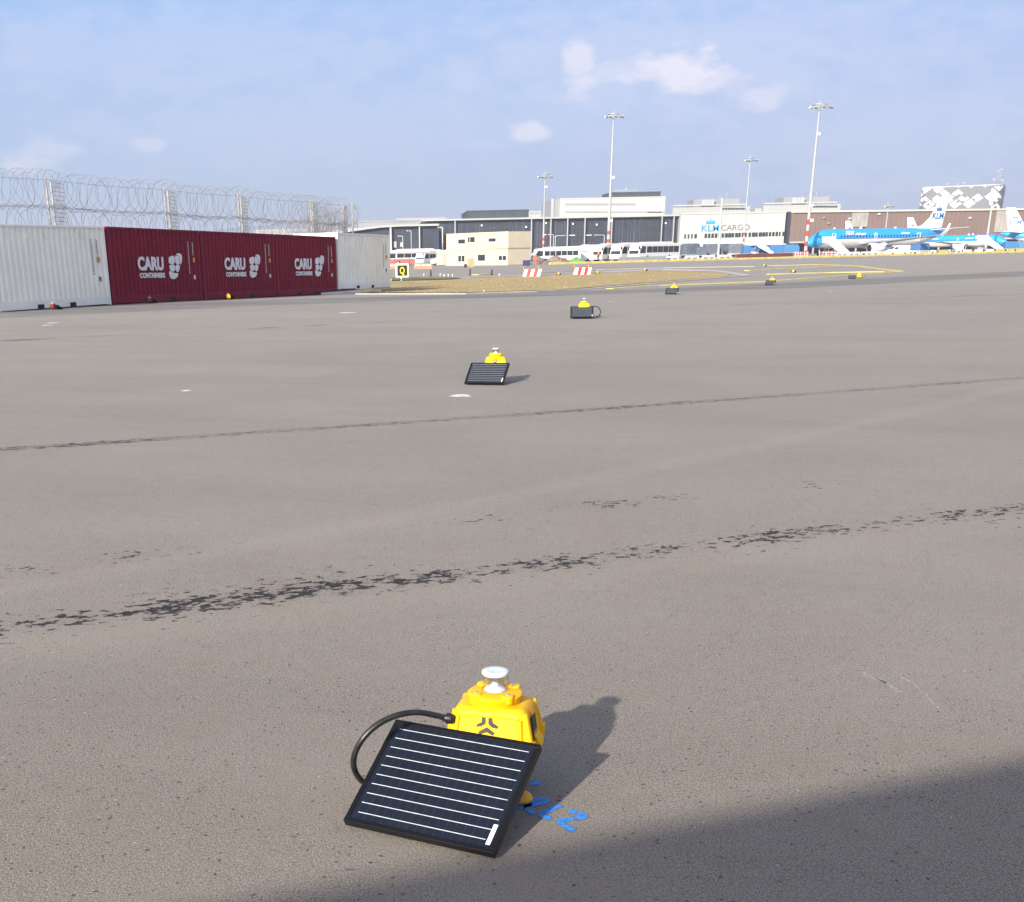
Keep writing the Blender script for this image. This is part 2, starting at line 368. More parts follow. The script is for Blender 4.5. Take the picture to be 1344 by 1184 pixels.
def sheet(name,mat,xs,ys,dz=0.):
    v=[(x,y,gz(x,y)+dz) for y in ys for x in xs]; n=len(xs)
    f=[(j*n+i,j*n+i+1,(j+1)*n+i+1,(j+1)*n+i) for j in range(len(ys)-1) for i in range(n-1)]
    me=bpy.data.meshes.new(name); me.from_pydata(v,[],f); me.materials.append(mat)
    me.polygons.foreach_set('use_smooth',[True]*len(f)); o=bpy.data.objects.new(name,me); return link(o)
xs=[-2400,-1200,-600,-300,-150]+[-100+4*i for i in range(76)]+[240,400,700,1200,2400]
ys=[-400,-150,-60,-20]+[4*i for i in range(35)]+[150,200,300,450,700,1200,2400]
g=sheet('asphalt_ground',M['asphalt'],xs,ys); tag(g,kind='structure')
def ground_poly(name,pts,mat,dz=.004,kind='structure',px=True,sub=0):
    # polygon draped over the ground, triangulated by bmesh and cut into small faces so that it follows it
    if px: pts=[G(*p) for p in pts]
    bm=bmesh.new(); vs=[bm.verts.new((p[0],p[1],0)) for p in pts]; fc=bm.faces.new(vs)
    bmesh.ops.triangulate(bm,faces=[fc])
    for it in range(sub): bmesh.ops.subdivide_edges(bm,edges=[e for e in bm.edges if e.calc_length()>4],cuts=1,use_grid_fill=True)
    for v in bm.verts: v.co.z=gz(v.co.x,v.co.y)+dz
    bmesh.ops.recalc_face_normals(bm,faces=bm.faces)
    if sum(f.normal.z for f in bm.faces)<0: bmesh.ops.reverse_faces(bm,faces=bm.faces)
    me=bpy.data.meshes.new(name); bm.to_mesh(me); bm.free(); me.materials.append(mat)
    o=bpy.data.objects.new(name,me); link(o)
    if kind: o['kind']=kind
    return o
def resample(pts,step):
    out=[pts[0]]
    for a,b in zip(pts,pts[1:]):
        n=max(1,int((b-a).length/step))
        for i in range(1,n+1): out.append(a+(b-a)*i/n)
    return out
def ribbon(name,pts,w,mat,dz=.008,step=2.,kind='structure',px=True,build=True,mb=None,h=0):
    p=[G(*q) for q in pts] if px else [Vector(q) for q in pts]
    p=resample(p,step); vs=[];fs=[]
    for i,q in enumerate(p):
        d=(p[min(i+1,len(p)-1)]-p[max(i-1,0)]); d.z=0; d.normalize(); n=Vector((-d.y,d.x,0))
        for s in (-1,1):
            r=q+n*(s*w/2); vs.append((r.x,r.y,gz(r.x,r.y)+dz))
    fs=[(2*i,2*i+1,2*i+3,2*i+2) for i in range(len(p)-1)]
    if h:   # low raised strip with a chamfered top
        vs=[];fs=[]
        for i,q in enumerate(p):
            d=(p[min(i+1,len(p)-1)]-p[max(i-1,0)]); d.z=0; d.normalize(); n=Vector((-d.y,d.x,0))
            for s,zz in ((-.5,-.02),(-.5,h*.7),(-.38,h),(.38,h),(.5,h*.7),(.5,-.02)):
                r=q+n*(s*w); vs.append((r.x,r.y,gz(r.x,r.y)+zz))
        for i in range(len(p)-1):
            for k in range(5): fs.append((6*i+k,6*i+k+1,6*i+k+7,6*i+k+6))
        fs+=[tuple(range(6)),tuple(range(6*len(p)-1,6*len(p)-7,-1))]
    if mb is not None: mb.add(vs,fs); return
    m=MB().add(vs,fs); o=m.build(name,mat)
    if kind: o['kind']=kind
    return o
# smooth grass edges: a few control points, rounded
def chaikin(p,n=2,closed=True):
    for _ in range(n):
        q=[]
        m=len(p)
        for i in range(m if closed else m-1):
            a,b=p[i],p[(i+1)%m]; q+=[a*.75+b*.25,a*.25+b*.75]
        p=q
    return p
def grass_mat(name,c0,c1,c2):
    m,nt,b=new_mat(name); N=nt.nodes; L=nt.links
    tc=N.new('ShaderNodeNewGeometry').outputs['Position']
    n1=N.new('ShaderNodeTexNoise'); n1.inputs['Scale'].default_value=.35; n1.inputs['Detail'].default_value=6; L.new(tc,n1.inputs['Vector'])
    n2=N.new('ShaderNodeTexNoise'); n2.inputs['Scale'].default_value=6; n2.inputs['Detail'].default_value=6; L.new(tc,n2.inputs['Vector'])
    r=N.new('ShaderNodeValToRGB'); e=r.color_ramp.elements; e[0].position=.35; e[1].position=.68; e[0].color=c0+(1,); e[1].color=c1+(1,)
    L.new(n1.outputs['Fac'],r.inputs[0]); mx=N.new('ShaderNodeMix'); mx.data_type='RGBA'; mx.inputs[0].default_value=.3; L.new(r.outputs[0],mx.inputs[6]); mx.inputs[7].default_value=c2+(1,)
    L.new(mx.outputs[2],b.inputs['Base Color']); b.inputs['Roughness'].default_value=.95
    bp=N.new('ShaderNodeBump'); bp.inputs['Distance'].default_value=.03; bp.inputs['Strength'].default_value=.3; L.new(n2.outputs['Fac'],bp.inputs['Height']); L.new(bp.outputs['Normal'],b.inputs['Normal'])
    return m
M['grass']=grass_mat('dry_grass',(.32,.235,.095),(.39,.295,.13),(.34,.25,.10))
M['grassg']=grass_mat('green_verge',(.12,.13,.03),(.17,.16,.05),(.08,.10,.02))
gp=[G(*p) for p in [(505,384.5),(600,385),(700,382),(780,377.5),(850,371.5),(920,366),(968,362),(935,357.5),(870,356.5),(790,359),(700,363),(620,366.5),(560,368.5),(508,370.5),(480,372),(300,372.0),(300,381)]]
gl=ground_poly('dry_grass_ground',chaikin(gp,2),M['grass'],.03,kind='stuff',px=False,sub=3); tag(gl,'dry brown grass island between the taxiway and the far road','grass')
gg=ground_poly('green_verge',[(512,368.8),(560,367.8),(590,366.8),(606,365.4),(590,364.6),(550,364.6),(512,365.2)],M['grassg'],.05,kind='stuff'); tag(gg,'thin green grass verge behind the black and yellow sign','grass')
# grass tufts standing on the island, one object
rg=random.Random(3); mb=MB()
def inside(p,poly):
    c=False; n=len(poly)
    for i in range(n):
        a,b=poly[i],poly[(i+1)%n]
        if (a.y>p[1])!=(b.y>p[1]) and p[0]<(b.x-a.x)*(p[1]-a.y)/(b.y-a.y)+a.x: c=not c
    return c
k=0
while k<3500:
    x=rg.uniform(-8,26); y=rg.uniform(58,112)
    if not inside((x,y),gp): continue
    k+=1; z=gz(x,y)+.02; a=rg.uniform(0,PI); w=rg.uniform(.03,.09); hh=rg.uniform(.015,.05)
    dx,dy=math.cos(a)*w,math.sin(a)*w; l=rg.uniform(-.06,.06)
    mb.add([(x-dx,y-dy,z),(x+dx,y+dy,z),(x+l,y+l,z+hh)],[(0,1,2)])
tg=mb.build('grass_tufts',M['grass']); tag(tg,'short dry tufts of grass standing all over the brown island','grass',kind='stuff')
# pale edge strips
def edge(name,pts,w,mat=None,dz=.012): return ribbon(name,pts,w,mat or M['pale_edge'],dz,h=.055)
edge('pale_kerb_strip',[(470,386.5),(610,386.2),(700,383.4),(790,378.2),(858,372.4),(925,366.6),(982,362),(950,356.8),(930,355),(870,354.5),(790,357),(700,361.2),(600,365.3)],.45)
edge('pale_kerb_strip',[(700,358.5),(780,354.5),(870,352.),(990,350)],.5)
Lm=MB()
for pts,w in (([(800,379.5),(860,375.2),(1003,370),(1112,361.9),(1180,356.7)],.42),
              ([(1005,349.2),(1076,347.6),(1123,349.3),(1160,354),(1180,356.7)],.55),
              ([(980,355.6),(1040,352.4),(1105,349.3)],.5),
              ([(1008,360.5),(1083,358.3),(1160,357)],.45),
              ([(623,361.2),(640,360)],.8),):
    ribbon('x',pts,w,None,.010,mb=Lm,h=.04 if w<.43 else .06)
o=Lm.build('yellow_taxiway_line',M['yline']); tag(o,kind='structure')
# long yellow edge line in front of the apron
def proj(P):
    d=Vector(P)-OC; z=d.dot(FW); return (cx_+f_*d.dot(RT)/z, cy_-f_*d.dot(UP)/z)
LA,LZ=G(722,347.4),G(1344,331.4)
sm=[LA+(LZ-LA)*t for t in (0,.25,.5,.75,1.,1.3,1.7)]
o=ribbon('yellow_kerb',sm,.5,M['yline'],.03,px=False,h=.34)
# painted handwriting and small marks
def spray_mat(name,col,thr=.42):
    m,nt,b=new_mat(name); N=nt.nodes; L=nt.links
    b.inputs['Base Color'].default_value=col+(1,); b.inputs['Roughness'].default_value=.7
    tc=N.new('ShaderNodeNewGeometry').outputs['Position']; n=N.new('ShaderNodeTexNoise'); n.inputs['Scale'].default_value=110; n.inputs['Detail'].default_value=4; L.new(tc,n.inputs['Vector'])
    r=N.new('ShaderNodeValToRGB'); r.color_ramp.elements[0].position=thr-.06; r.color_ramp.elements[1].position=thr+.06; L.new(n.outputs['Fac'],r.inputs[0]); L.new(r.outputs[0],b.inputs['Alpha'])
    return m
M['blue_spray']=spray_mat('blue_spray',(.035,.24,.72),.37); M['white_spray']=spray_mat('white_spray',(.75,.74,.72),.42)
def zc(pts): return [G(660+a/9.6,1000+b_/9.6) for a,b_ in pts]
mb=MB()
for st in ([(325,285),(420,275),(505,287)],[(140,610),(280,560),(400,548),(520,522),(562,492),(500,470),(400,482),(325,530),(300,580),(350,635),(440,680)],
           [(780,545),(650,580),(560,628),(490,675),(545,718),(650,712)],[(795,628),(900,638),(1000,668),(1040,700),(960,720),(800,738),(700,750),(760,800),(850,860),(935,882)]):
    ps=chaikin(zc(st),2,False)
    for kk,(w,dz) in enumerate(((.021,.002),)):
        ribbon('x',ps,w,None,dz+.0004*len(mb.v)/60,.01,px=False,mb=mb)
o=mb.build('painted_writing',M['blue_spray']); tag(o,'blue handwritten letters sprayed on the asphalt right of the nearest solar panel','ground marking')
def blot(name,px,py,w,d,mat,label):
    p=G(px,py); r_=random.Random(px); pts=[]
    for i in range(14):
        a=2*PI*i/14; q=r_.uniform(.6,1.1); pts.append((p.x+w*q*math.cos(a)*.5,p.y+d*q*math.sin(a)*.5,0))
    o=ground_poly(name,pts,mat,.003,kind='structure',px=False); return o
for px,py,w,d in ((603,519.5,.28,.30),(613,521,.1,.1),(456,410.5,.5,.6),(68,424,.3,.5),(62,427,.3,.4),(1090,382.5,.35,.7),(244,513,.12,.2),(800,396,.3,.4)):
    blot('white_paint_spot',px,py,w,d,M['white_spray'],'')
M['scratch']=spray_mat('pale_scratch',(.40,.36,.31),.49)
for pts,w in (([(1135,882),(1165,898),(1190,916)],.014),([(1172,884),(1200,898),(1222,920),(1248,948)],.008),([(1120,875),(1150,893),(1178,900)],.02),([(1020,788),(1060,802),(1078,812)],.010),([(1090,838),(1104,848)],.008),([(905,742),(950,752)],.010)):
    ribbon('pale_scratch_mark',chaikin([G(*q) for q in pts],2,False),w,M['scratch'],.0015,.02,px=False)
#CHUNK3
# ------------------------------------------------------------------ SOLAR LIGHTS
def dome_glass():
    m,nt,b=new_mat('clear_lantern'); b.inputs['Base Color'].default_value=(.92,.95,.97,1); b.inputs['Roughness'].default_value=.04
    b.inputs['Transmission Weight'].default_value=1.; b.inputs['IOR'].default_value=1.08
    N=nt.nodes; L=nt.links; tr=N.new('ShaderNodeBsdfTransparent'); mx=N.new('ShaderNodeMixShader'); mx.inputs[0].default_value=.22
    tr.inputs[0].default_value=(.93,.94,.95,1)
    L.new(tr.outputs[0],mx.inputs[1]); L.new(b.outputs[0],mx.inputs[2]); L.new(mx.outputs[0],N['Material Output'].inputs[0]); return m
M['dome']=dome_glass()
def cell_mat():
    m,nt,b=new_mat('solar_cells'); N=nt.nodes; L=nt.links
    tc=N.new('ShaderNodeTexCoord').outputs['Object']; sp=N.new('ShaderNodeSeparateXYZ'); L.new(tc,sp.inputs[0])
    def mt(op,a,b_):
        n=N.new('ShaderNodeMath'); n.operation=op
        for i,v in enumerate((a,b_)):
            if isinstance(v,(int,float)): n.inputs[i].default_value=v
            else: L.new(v,n.inputs[i])
        return n.outputs[0]
    fr=mt('FRACT',mt('MULTIPLY',sp.outputs[0],1/.026),0); g1=mt('LESS_THAN',fr,.06)
    fr2=mt('FRACT',mt('MULTIPLY',sp.outputs[1],1/.0026),0); g2=mt('LESS_THAN',fr2,.2)
    nz=N.new('ShaderNodeTexNoise'); nz.inputs['Scale'].default_value=9; L.new(tc,nz.inputs['Vector'])
    mx=N.new('ShaderNodeMix'); mx.data_type='RGBA'; L.new(nz.outputs['Fac'],mx.inputs[0]); mx.inputs[6].default_value=(.004,.006,.013,1); mx.inputs[7].default_value=(.007,.010,.020,1)
    m2=N.new('ShaderNodeMix'); m2.data_type='RGBA'; L.new(mt('MULTIPLY',g1,.6),m2.inputs[0]); L.new(mx.outputs[2],m2.inputs[6]); m2.inputs[7].default_value=(.03,.034,.05,1)
    m3=N.new('ShaderNodeMix'); m3.data_type='RGBA'; L.new(mt('MULTIPLY',g2,.12),m3.inputs[0]); L.new(m2.outputs[2],m3.inputs[6]); m3.inputs[7].default_value=(.08,.09,.12,1)
    L.new(m3.outputs[2],b.inputs['Base Color']); b.inputs['Roughness'].default_value=.30
    b.inputs['Coat Weight'].default_value=.12; b.inputs['Specular IOR Level'].default_value=.3; b.inputs['Coat Roughness'].default_value=.12
    n2=N.new('ShaderNodeTexNoise'); n2.inputs['Scale'].default_value=30; n2.inputs['Detail'].default_value=6; L.new(tc,n2.inputs['Vector'])
    r=N.new('ShaderNodeMapRange'); L.new(n2.outputs['Fac'],r.inputs[0]); r.inputs[3].default_value=.2; r.inputs[4].default_value=.5; L.new(r.outputs[0],b.inputs['Roughness'])
    return m
M['cells']=cell_mat()
M['busbar']=P('busbar_silver',(.62,.66,.70),.4,metal=.2,var=.15,scale=60)
PW,PH,TILT=.440,.356,.545
def rr_ring(w,d,r,z,n=5,cx=0,cy=0):   # rounded rectangle ring
    out=[]
    for sx,sy,a0 in ((1,1,0),(-1,1,PI/2),(-1,-1,PI),(1,-1,1.5*PI)):
        for k in range(n+1):
            a=a0+PI/2*k/n; out.append((cx+sx*(w/2-r)+r*math.cos(a),cy+sy*(d/2-r)+r*math.sin(a),z))
    return out
def housing_parts(root,full=True):
    mb=MB()
    # lower tray, flared belt, sloped upper shell
    mb.loft([rr_ring(.20,.150,.03,.085),rr_ring(.232,.178,.03,.10),rr_ring(.240,.186,.028,.142),rr_ring(.252,.198,.026,.146),rr_ring(.252,.198,.026,.160),
             rr_ring(.242,.188,.026,.164),rr_ring(.210,.156,.026,.250),rr_ring(.202,.148,.026,.262),rr_ring(.178,.128,.022,.272),rr_ring(.160,.116,.02,.275)],0)
    hs=mb.build('housing',M['yellow'],root,bevel=.0015,seg=2)
    if full:
        # raised front frame, ribs, corner ears
        mb=MB()
        for sx in (-1,1):
            mb.tube([(sx*.094,-.0925,.17),(sx*.086,-.0785,.250)],.006,8)
            mb.prism([(sx*.112,.15),(sx*.136,.150),(sx*.136,.166),(sx*.124,.186),(sx*.112,.20)],-.026,.026)
            mb.box(sx*.118-.010,sx*.118+.010,-.088,-.060,.150,.188); mb.box(sx*.118-.010,sx*.118+.010,.060,.088,.150,.188)
            mb.tube([(sx*.094,-.060,.262),(sx*.117,-.080,.168)],.012,8); mb.tube([(sx*.094,.060,.262),(sx*.117,.080,.168)],.012,8)
        mb.tube([(-.084,-.0785,.252),(-.05,-.0775,.2535),(.05,-.0775,.2535),(.084,-.0785,.252)],.0045,8)
        mb.build('shell_rib',M['yellow'],hs,bevel=.002,seg=2)
        # black three-arrow mark on the front
        mk=MB(); 
        def arrow(pts): mk.add([(a,-.0012,b) for a,b in pts]+[(a,.0012,b) for a,b in pts],[tuple(range(len(pts))),tuple(range(2*len(pts)-1,len(pts)-1,-1))]+[(i,(i+1)%len(pts),(i+1)%len(pts)+len(pts),i+len(pts)) for i in range(len(pts))])
        s=.00068
        def A(l): arrow([(a*s,-b*s) for a,b in l])
        A([(-22,-36),(-8,-34),(-7,-10),(-24,3),(-44,6),(-40,-4),(-21,-14)])
        A([(6,-34),(19,-33),(23,-15),(46,-2),(42,8),(20,4),(6,-9)])
        A([(0,5),(32,26),(26,37),(0,25),(-28,36),(-34,27)])
        mk.build('emblem',M['black'],hs,loc=(-.004,-.0848,.229),rot=(-.186,0,0))
        st=MB(); st.box(-.0012,.0012,-.026,.026,-.034,.034); stk=st.build('display_panel',M['black'],hs,loc=(.1150,-.012,.210),rot=(0,-.14,0))
        st=MB()
        for k in range(5): st.box(.0012,.0022,-.018+.0075*k,-.013+.0075*k,-.026,-.010+.003*(k%2))
        st.build('display_marks',P('gold_marks',(.55,.33,.05),.4),hs,loc=(.1150,-.012,.210),rot=(0,-.14,0))
        st=MB()
        for k in range(4): st.box(-.0005,.0010,-.020,.020-.006*(k%2),.004-.007*k,.0065-.007*k)
        st.build('moulded_text',P('gold_print',(.62,.27,.005),.4),hs,loc=(.1065,-.006,.262),rot=(0,-.22,0))
    # lantern base with lobes
    mb=MB(); mb.lathe([(.070,.262),(.071,.278),(.075,.286),(.077,.298),(.070,.303),(.048,.304),(.042,.306)],36)
    for k in range(4):
        a=PI/4+k*PI/2; mb.lathe([(.017,.286),(.018,.305),(.015,.309)],14,T=Matrix.Translation((.063*math.cos(a),.063*math.sin(a),0)))
    lb=mb.build('lantern_base',M['yellow'],root,bevel=.0015)
    if full:
        for k in range(4):
            mb=MB(); a=PI/4+k*PI/2; mb.lathe([(.006,.308),(.006,.3115)],6,T=Matrix.Translation((.063*math.cos(a),.063*math.sin(a),0)),smooth=False)
            mb.build('screw',M['steel'],lb)
    mb=MB(); mb.lathe([(.0375,.304),(.0360,.353),(.0345,.353),(.0360,.305)],36,caps=False)
    d=mb.build('lantern_tube',M['dome'],root)
    mb=MB(); mb.lathe([(.0345,.3505),(.0365,.3525),(.0378,.356),(.0372,.361),(.0335,.3635),(.022,.362),(.0,.361)],36)
    mb.build('lantern_cap',M['cap'],root)
    mb=MB(); mb.lathe([(.031,.305),(.030,.309),(.024,.315),(.011,.318),(.010,.325),(.003,.327)],28)
    mb.build('reflector',M['white'],root)
    # feet and braces
    for sx,sy in ((1,-1),(-1,-1),(0,1)):
        mb=MB(); mb.lathe([(.034,.004),(.036,.010),(.030,.020),(.012,.026)],20,T=Matrix.Translation((sx*.088,sy*.055,0)))
        mb.tube([(sx*.088,sy*.055,.02),(sx*.075,sy*.05,.10)],.010,8)
        mb.build('foot',M['yellow_worn'],root)
    mb=MB(); mb.prism([(-.09,.045),(.09,.045),(.10,.088),(-.10,.088)],-.07,.07); mb.build('battery_tray',M['black'],root,bevel=.004)
def panel_parts(root,bl,yaw):     # bl and yaw in the root's frame
    e=bpy.data.objects.new('solar_panel',None)
    # the panel is one rigid part: its frame is the part, cells and busbars its sub-parts
    mb=MB(); t=.024
    for x0,x1,y0,y1 in ((0,PW,0,.013),(0,PW,PH-.013,PH),(0,.013,.013,PH-.013),(PW-.013,PW,.013,PH-.013)): mb.box(x0,x1,y0,y1,-t,0)
    mb.box(.013,PW-.013,.013,PH-.013,-.012,-.006)
    for xx in (.10,.34): mb.box(xx-.012,xx+.012,.02,PH-.02,-.022,-.0125)
    bpy.data.objects.remove(e)
    pf=mb.build('solar_panel',M['alu_black'],root,bevel=.0012,loc=bl,rot=(TILT,0,yaw))
    mb=MB(); mb.box(.0125,PW-.0125,.0125,PH-.0125,-.0058,-.0022); mb.build('solar_cells',M['cells'],pf)
    mb=MB()
    for k in range(10):
        y=.036+k*.0322; mb.box(.026 if k else .030,PW-.024-(.012 if k==0 else 0),y-.0010,y+.0010,-.0023,-.0014)
    mb.build('busbar',M['busbar'],pf)
    mb=MB(); mb.box(PW-.031,PW-.019,.022,.085,-.0020,-.0009); mb.build('serial_label',M['white'],pf)
    return pf
def make_light(root,bl,yaw,cable,full=True):
    housing_parts(root,full); pf=panel_parts(root,bl,yaw)
    # struts from the panel's back to the housing
    R_=Matrix.Rotation(yaw,4,'Z')@Matrix.Rotation(TILT,4,'X')
    def pp(x,y,z=-.022): return Vector(bl)+R_@Vector((x,y,z))
    for xx,hx in ((.14,-.06),(.36,.07)): mb=MB(); mb.tube([pp(xx,.24),(hx,-.08,.13)],.006,6); mb.build('strut',M['steel'],root)
    mb=MB(); mb.tube(cable,.0085,12); cb=mb.build('cable',M['rubber'],root)
    a,b_=Vector(cable[0]),Vector(cable[2]); d=(b_-a).normalized(); q=d.to_track_quat('Z','Y').to_matrix().to_4x4()
    mb=MB(); mb.lathe([(.011,-.03),(.014,-.028),(.014,-.012),(.011,-.010),(.011,-.002),(.015,0),(.015,.018),(.010,.020),(.010,.03)],16,T=Matrix.Translation(a)@q)
    mb.build('cable_plug',M['black'],cb)
FX=Vector((.262,3.155,0)); FYAW=math.radians(-17)
Ri=Matrix.Rotation(-FYAW,4,'Z')
def loc(w): return Ri@(Vector(w)-FX)
bl0=loc((-.162,2.913,.03))
cpx=[(598,944,3.12),(588,943,3.11),(572,939,3.10),(548,934,3.08),(520,938,3.06),(492,952,3.04),(471,975,3.03),(462.5,998,3.04),(467,1017,3.075),(480,1030,3.11)]
cw=[loc(at(a,b_,y)) for a,b_,y in cpx]
cw=chaikin([Vector(v) for v in cw],2,False)
r0=empty('solar_light',FX,FYAW,'yellow solar runway light with clear lantern and tilted black panel, nearest to the viewer','solar light','solar lights along the tarmac')
make_light(r0,bl0,math.radians(-28.65)-FYAW,cw)
lab={1:'second nearest yellow solar light, on the open asphalt beyond the thin tar line',
 2:'third solar light, panel square on and its cable looped at the right side',
 3:'fourth solar light, dark panel just below the dry grass tip',
 4:'fifth solar light, dark panel standing on the yellow line right of the grass tip',
 5:'farthest panelled solar light by the yellow chevron tip, panel left of its housing'}
r1=copy_tree(r0); r1.location=(1.215,15.06,0); r1.rotation_euler.z=math.radians(-6.0); r1['label']=lab[1]; r1.scale=(1.07,1.07,1.07)
for ch in list(r1.children):
    if ch.name.startswith('cable'):
        for g in list(ch.children): bpy.data.objects.remove(g)
        bpy.data.objects.remove(ch)
mb=MB(); mb.tube(chaikin([Vector(v) for v in ((-.10,0,.17),(-.13,-.03,.17),(-.14,-.08,.12),(-.10,-.12,.07),(-.02,-.13,.06))],2,False),.0085,10); mb.build('cable',M['rubber'],r1)
# one light of another set-up: panel square in front, cable to the right
def light2(name,P0,yaw,pyaw,off,side,label,cab=None,grp='solar lights along the tarmac'):
    r=empty(name,P0,yaw,label,'solar light',grp)
    bl=Vector((off[0],off[1],.035))
    if cab is None: cab=[(side*.12,0,.20),(side*.15,0,.20),(side*.18,-.01,.205),(side*.25,-.03,.19),(side*.29,-.06,.14),(side*.29,-.09,.08),(side*.25,-.11,.04),(side*.20,-.12,.05)]
    make_light(r,bl,pyaw,chaikin([Vector(c) for c in cab],2,False),False); return r
lights_made=[]
def on(px,py): return G(px,py)
r2=light2('solar_light',on(766,417.5),-.10,-.02,(-.27,-.37),1,lab[2],
   cab=[(.12,-.02,.2),(.15,-.03,.2),(.20,-.08,.22),(.27,-.14,.20),(.31,-.2,.14),(.30,-.26,.07),(.24,-.3,.03),(.18,-.3,.05)])
r2.scale=(1.2,1.2,1.2)
r3=copy_tree(r1); r3.location=on(884,386.2); r3.rotation_euler.z=-.10; r3.scale=(1.12,1.12,1.12); r3['label']=lab[3]
r4=copy_tree(r1); r4.location=on(1013,374.3); r4.rotation_euler.z=-.22; r4.scale=(1.15,1.15,1.15); r4['label']=lab[4]
r5=light2('solar_light',on(1127,366),-.25,-.1,(-.62,-.30),1,lab[5],cab=[(.12,0,.2),(.15,-.02,.21),(.22,-.04,.24),(.30,-.06,.2),(.33,-.08,.12),(.28,-.1,.05),(.1,-.12,.04),(-.1,-.12,.06)])
for px,py,yw,lb in ((70,407,2.6,'small dark red lamp with pale lantern before the left white container'),
    (197,398.3,2.9,'small dark red lamp before the first maroon container'),
    (300,393.6,3.3,'small lamp before the second maroon container'),
    (846.5,355.6,2.6,'tiny solar light on the far road behind the grass, below the white coach'),
    (1003,349.8,2.4,'tiny solar light at the start of the upper yellow line'),
    (1041,358.2,2.8,'tiny solar light between the two middle yellow lines'),
    (733,361.3,3.0,'tiny dark solar light on the road between the two striped barriers'),
    (784,359.6,3.2,'tiny dark solar light right of the right striped barrier')):
    c=copy_tree(r2); c.location=on(px,py); c.rotation_euler.z=yw; c.scale=(.72,.72,.72); lights_made.append(c); c['label']=lb
for c in lights_made[:2]:
    for ch in c.children:
        if ch.name.split('.')[0] in ('housing','foot'):
            for sl in ch.material_slots: sl.link='OBJECT'; sl.material=M['dark_red']
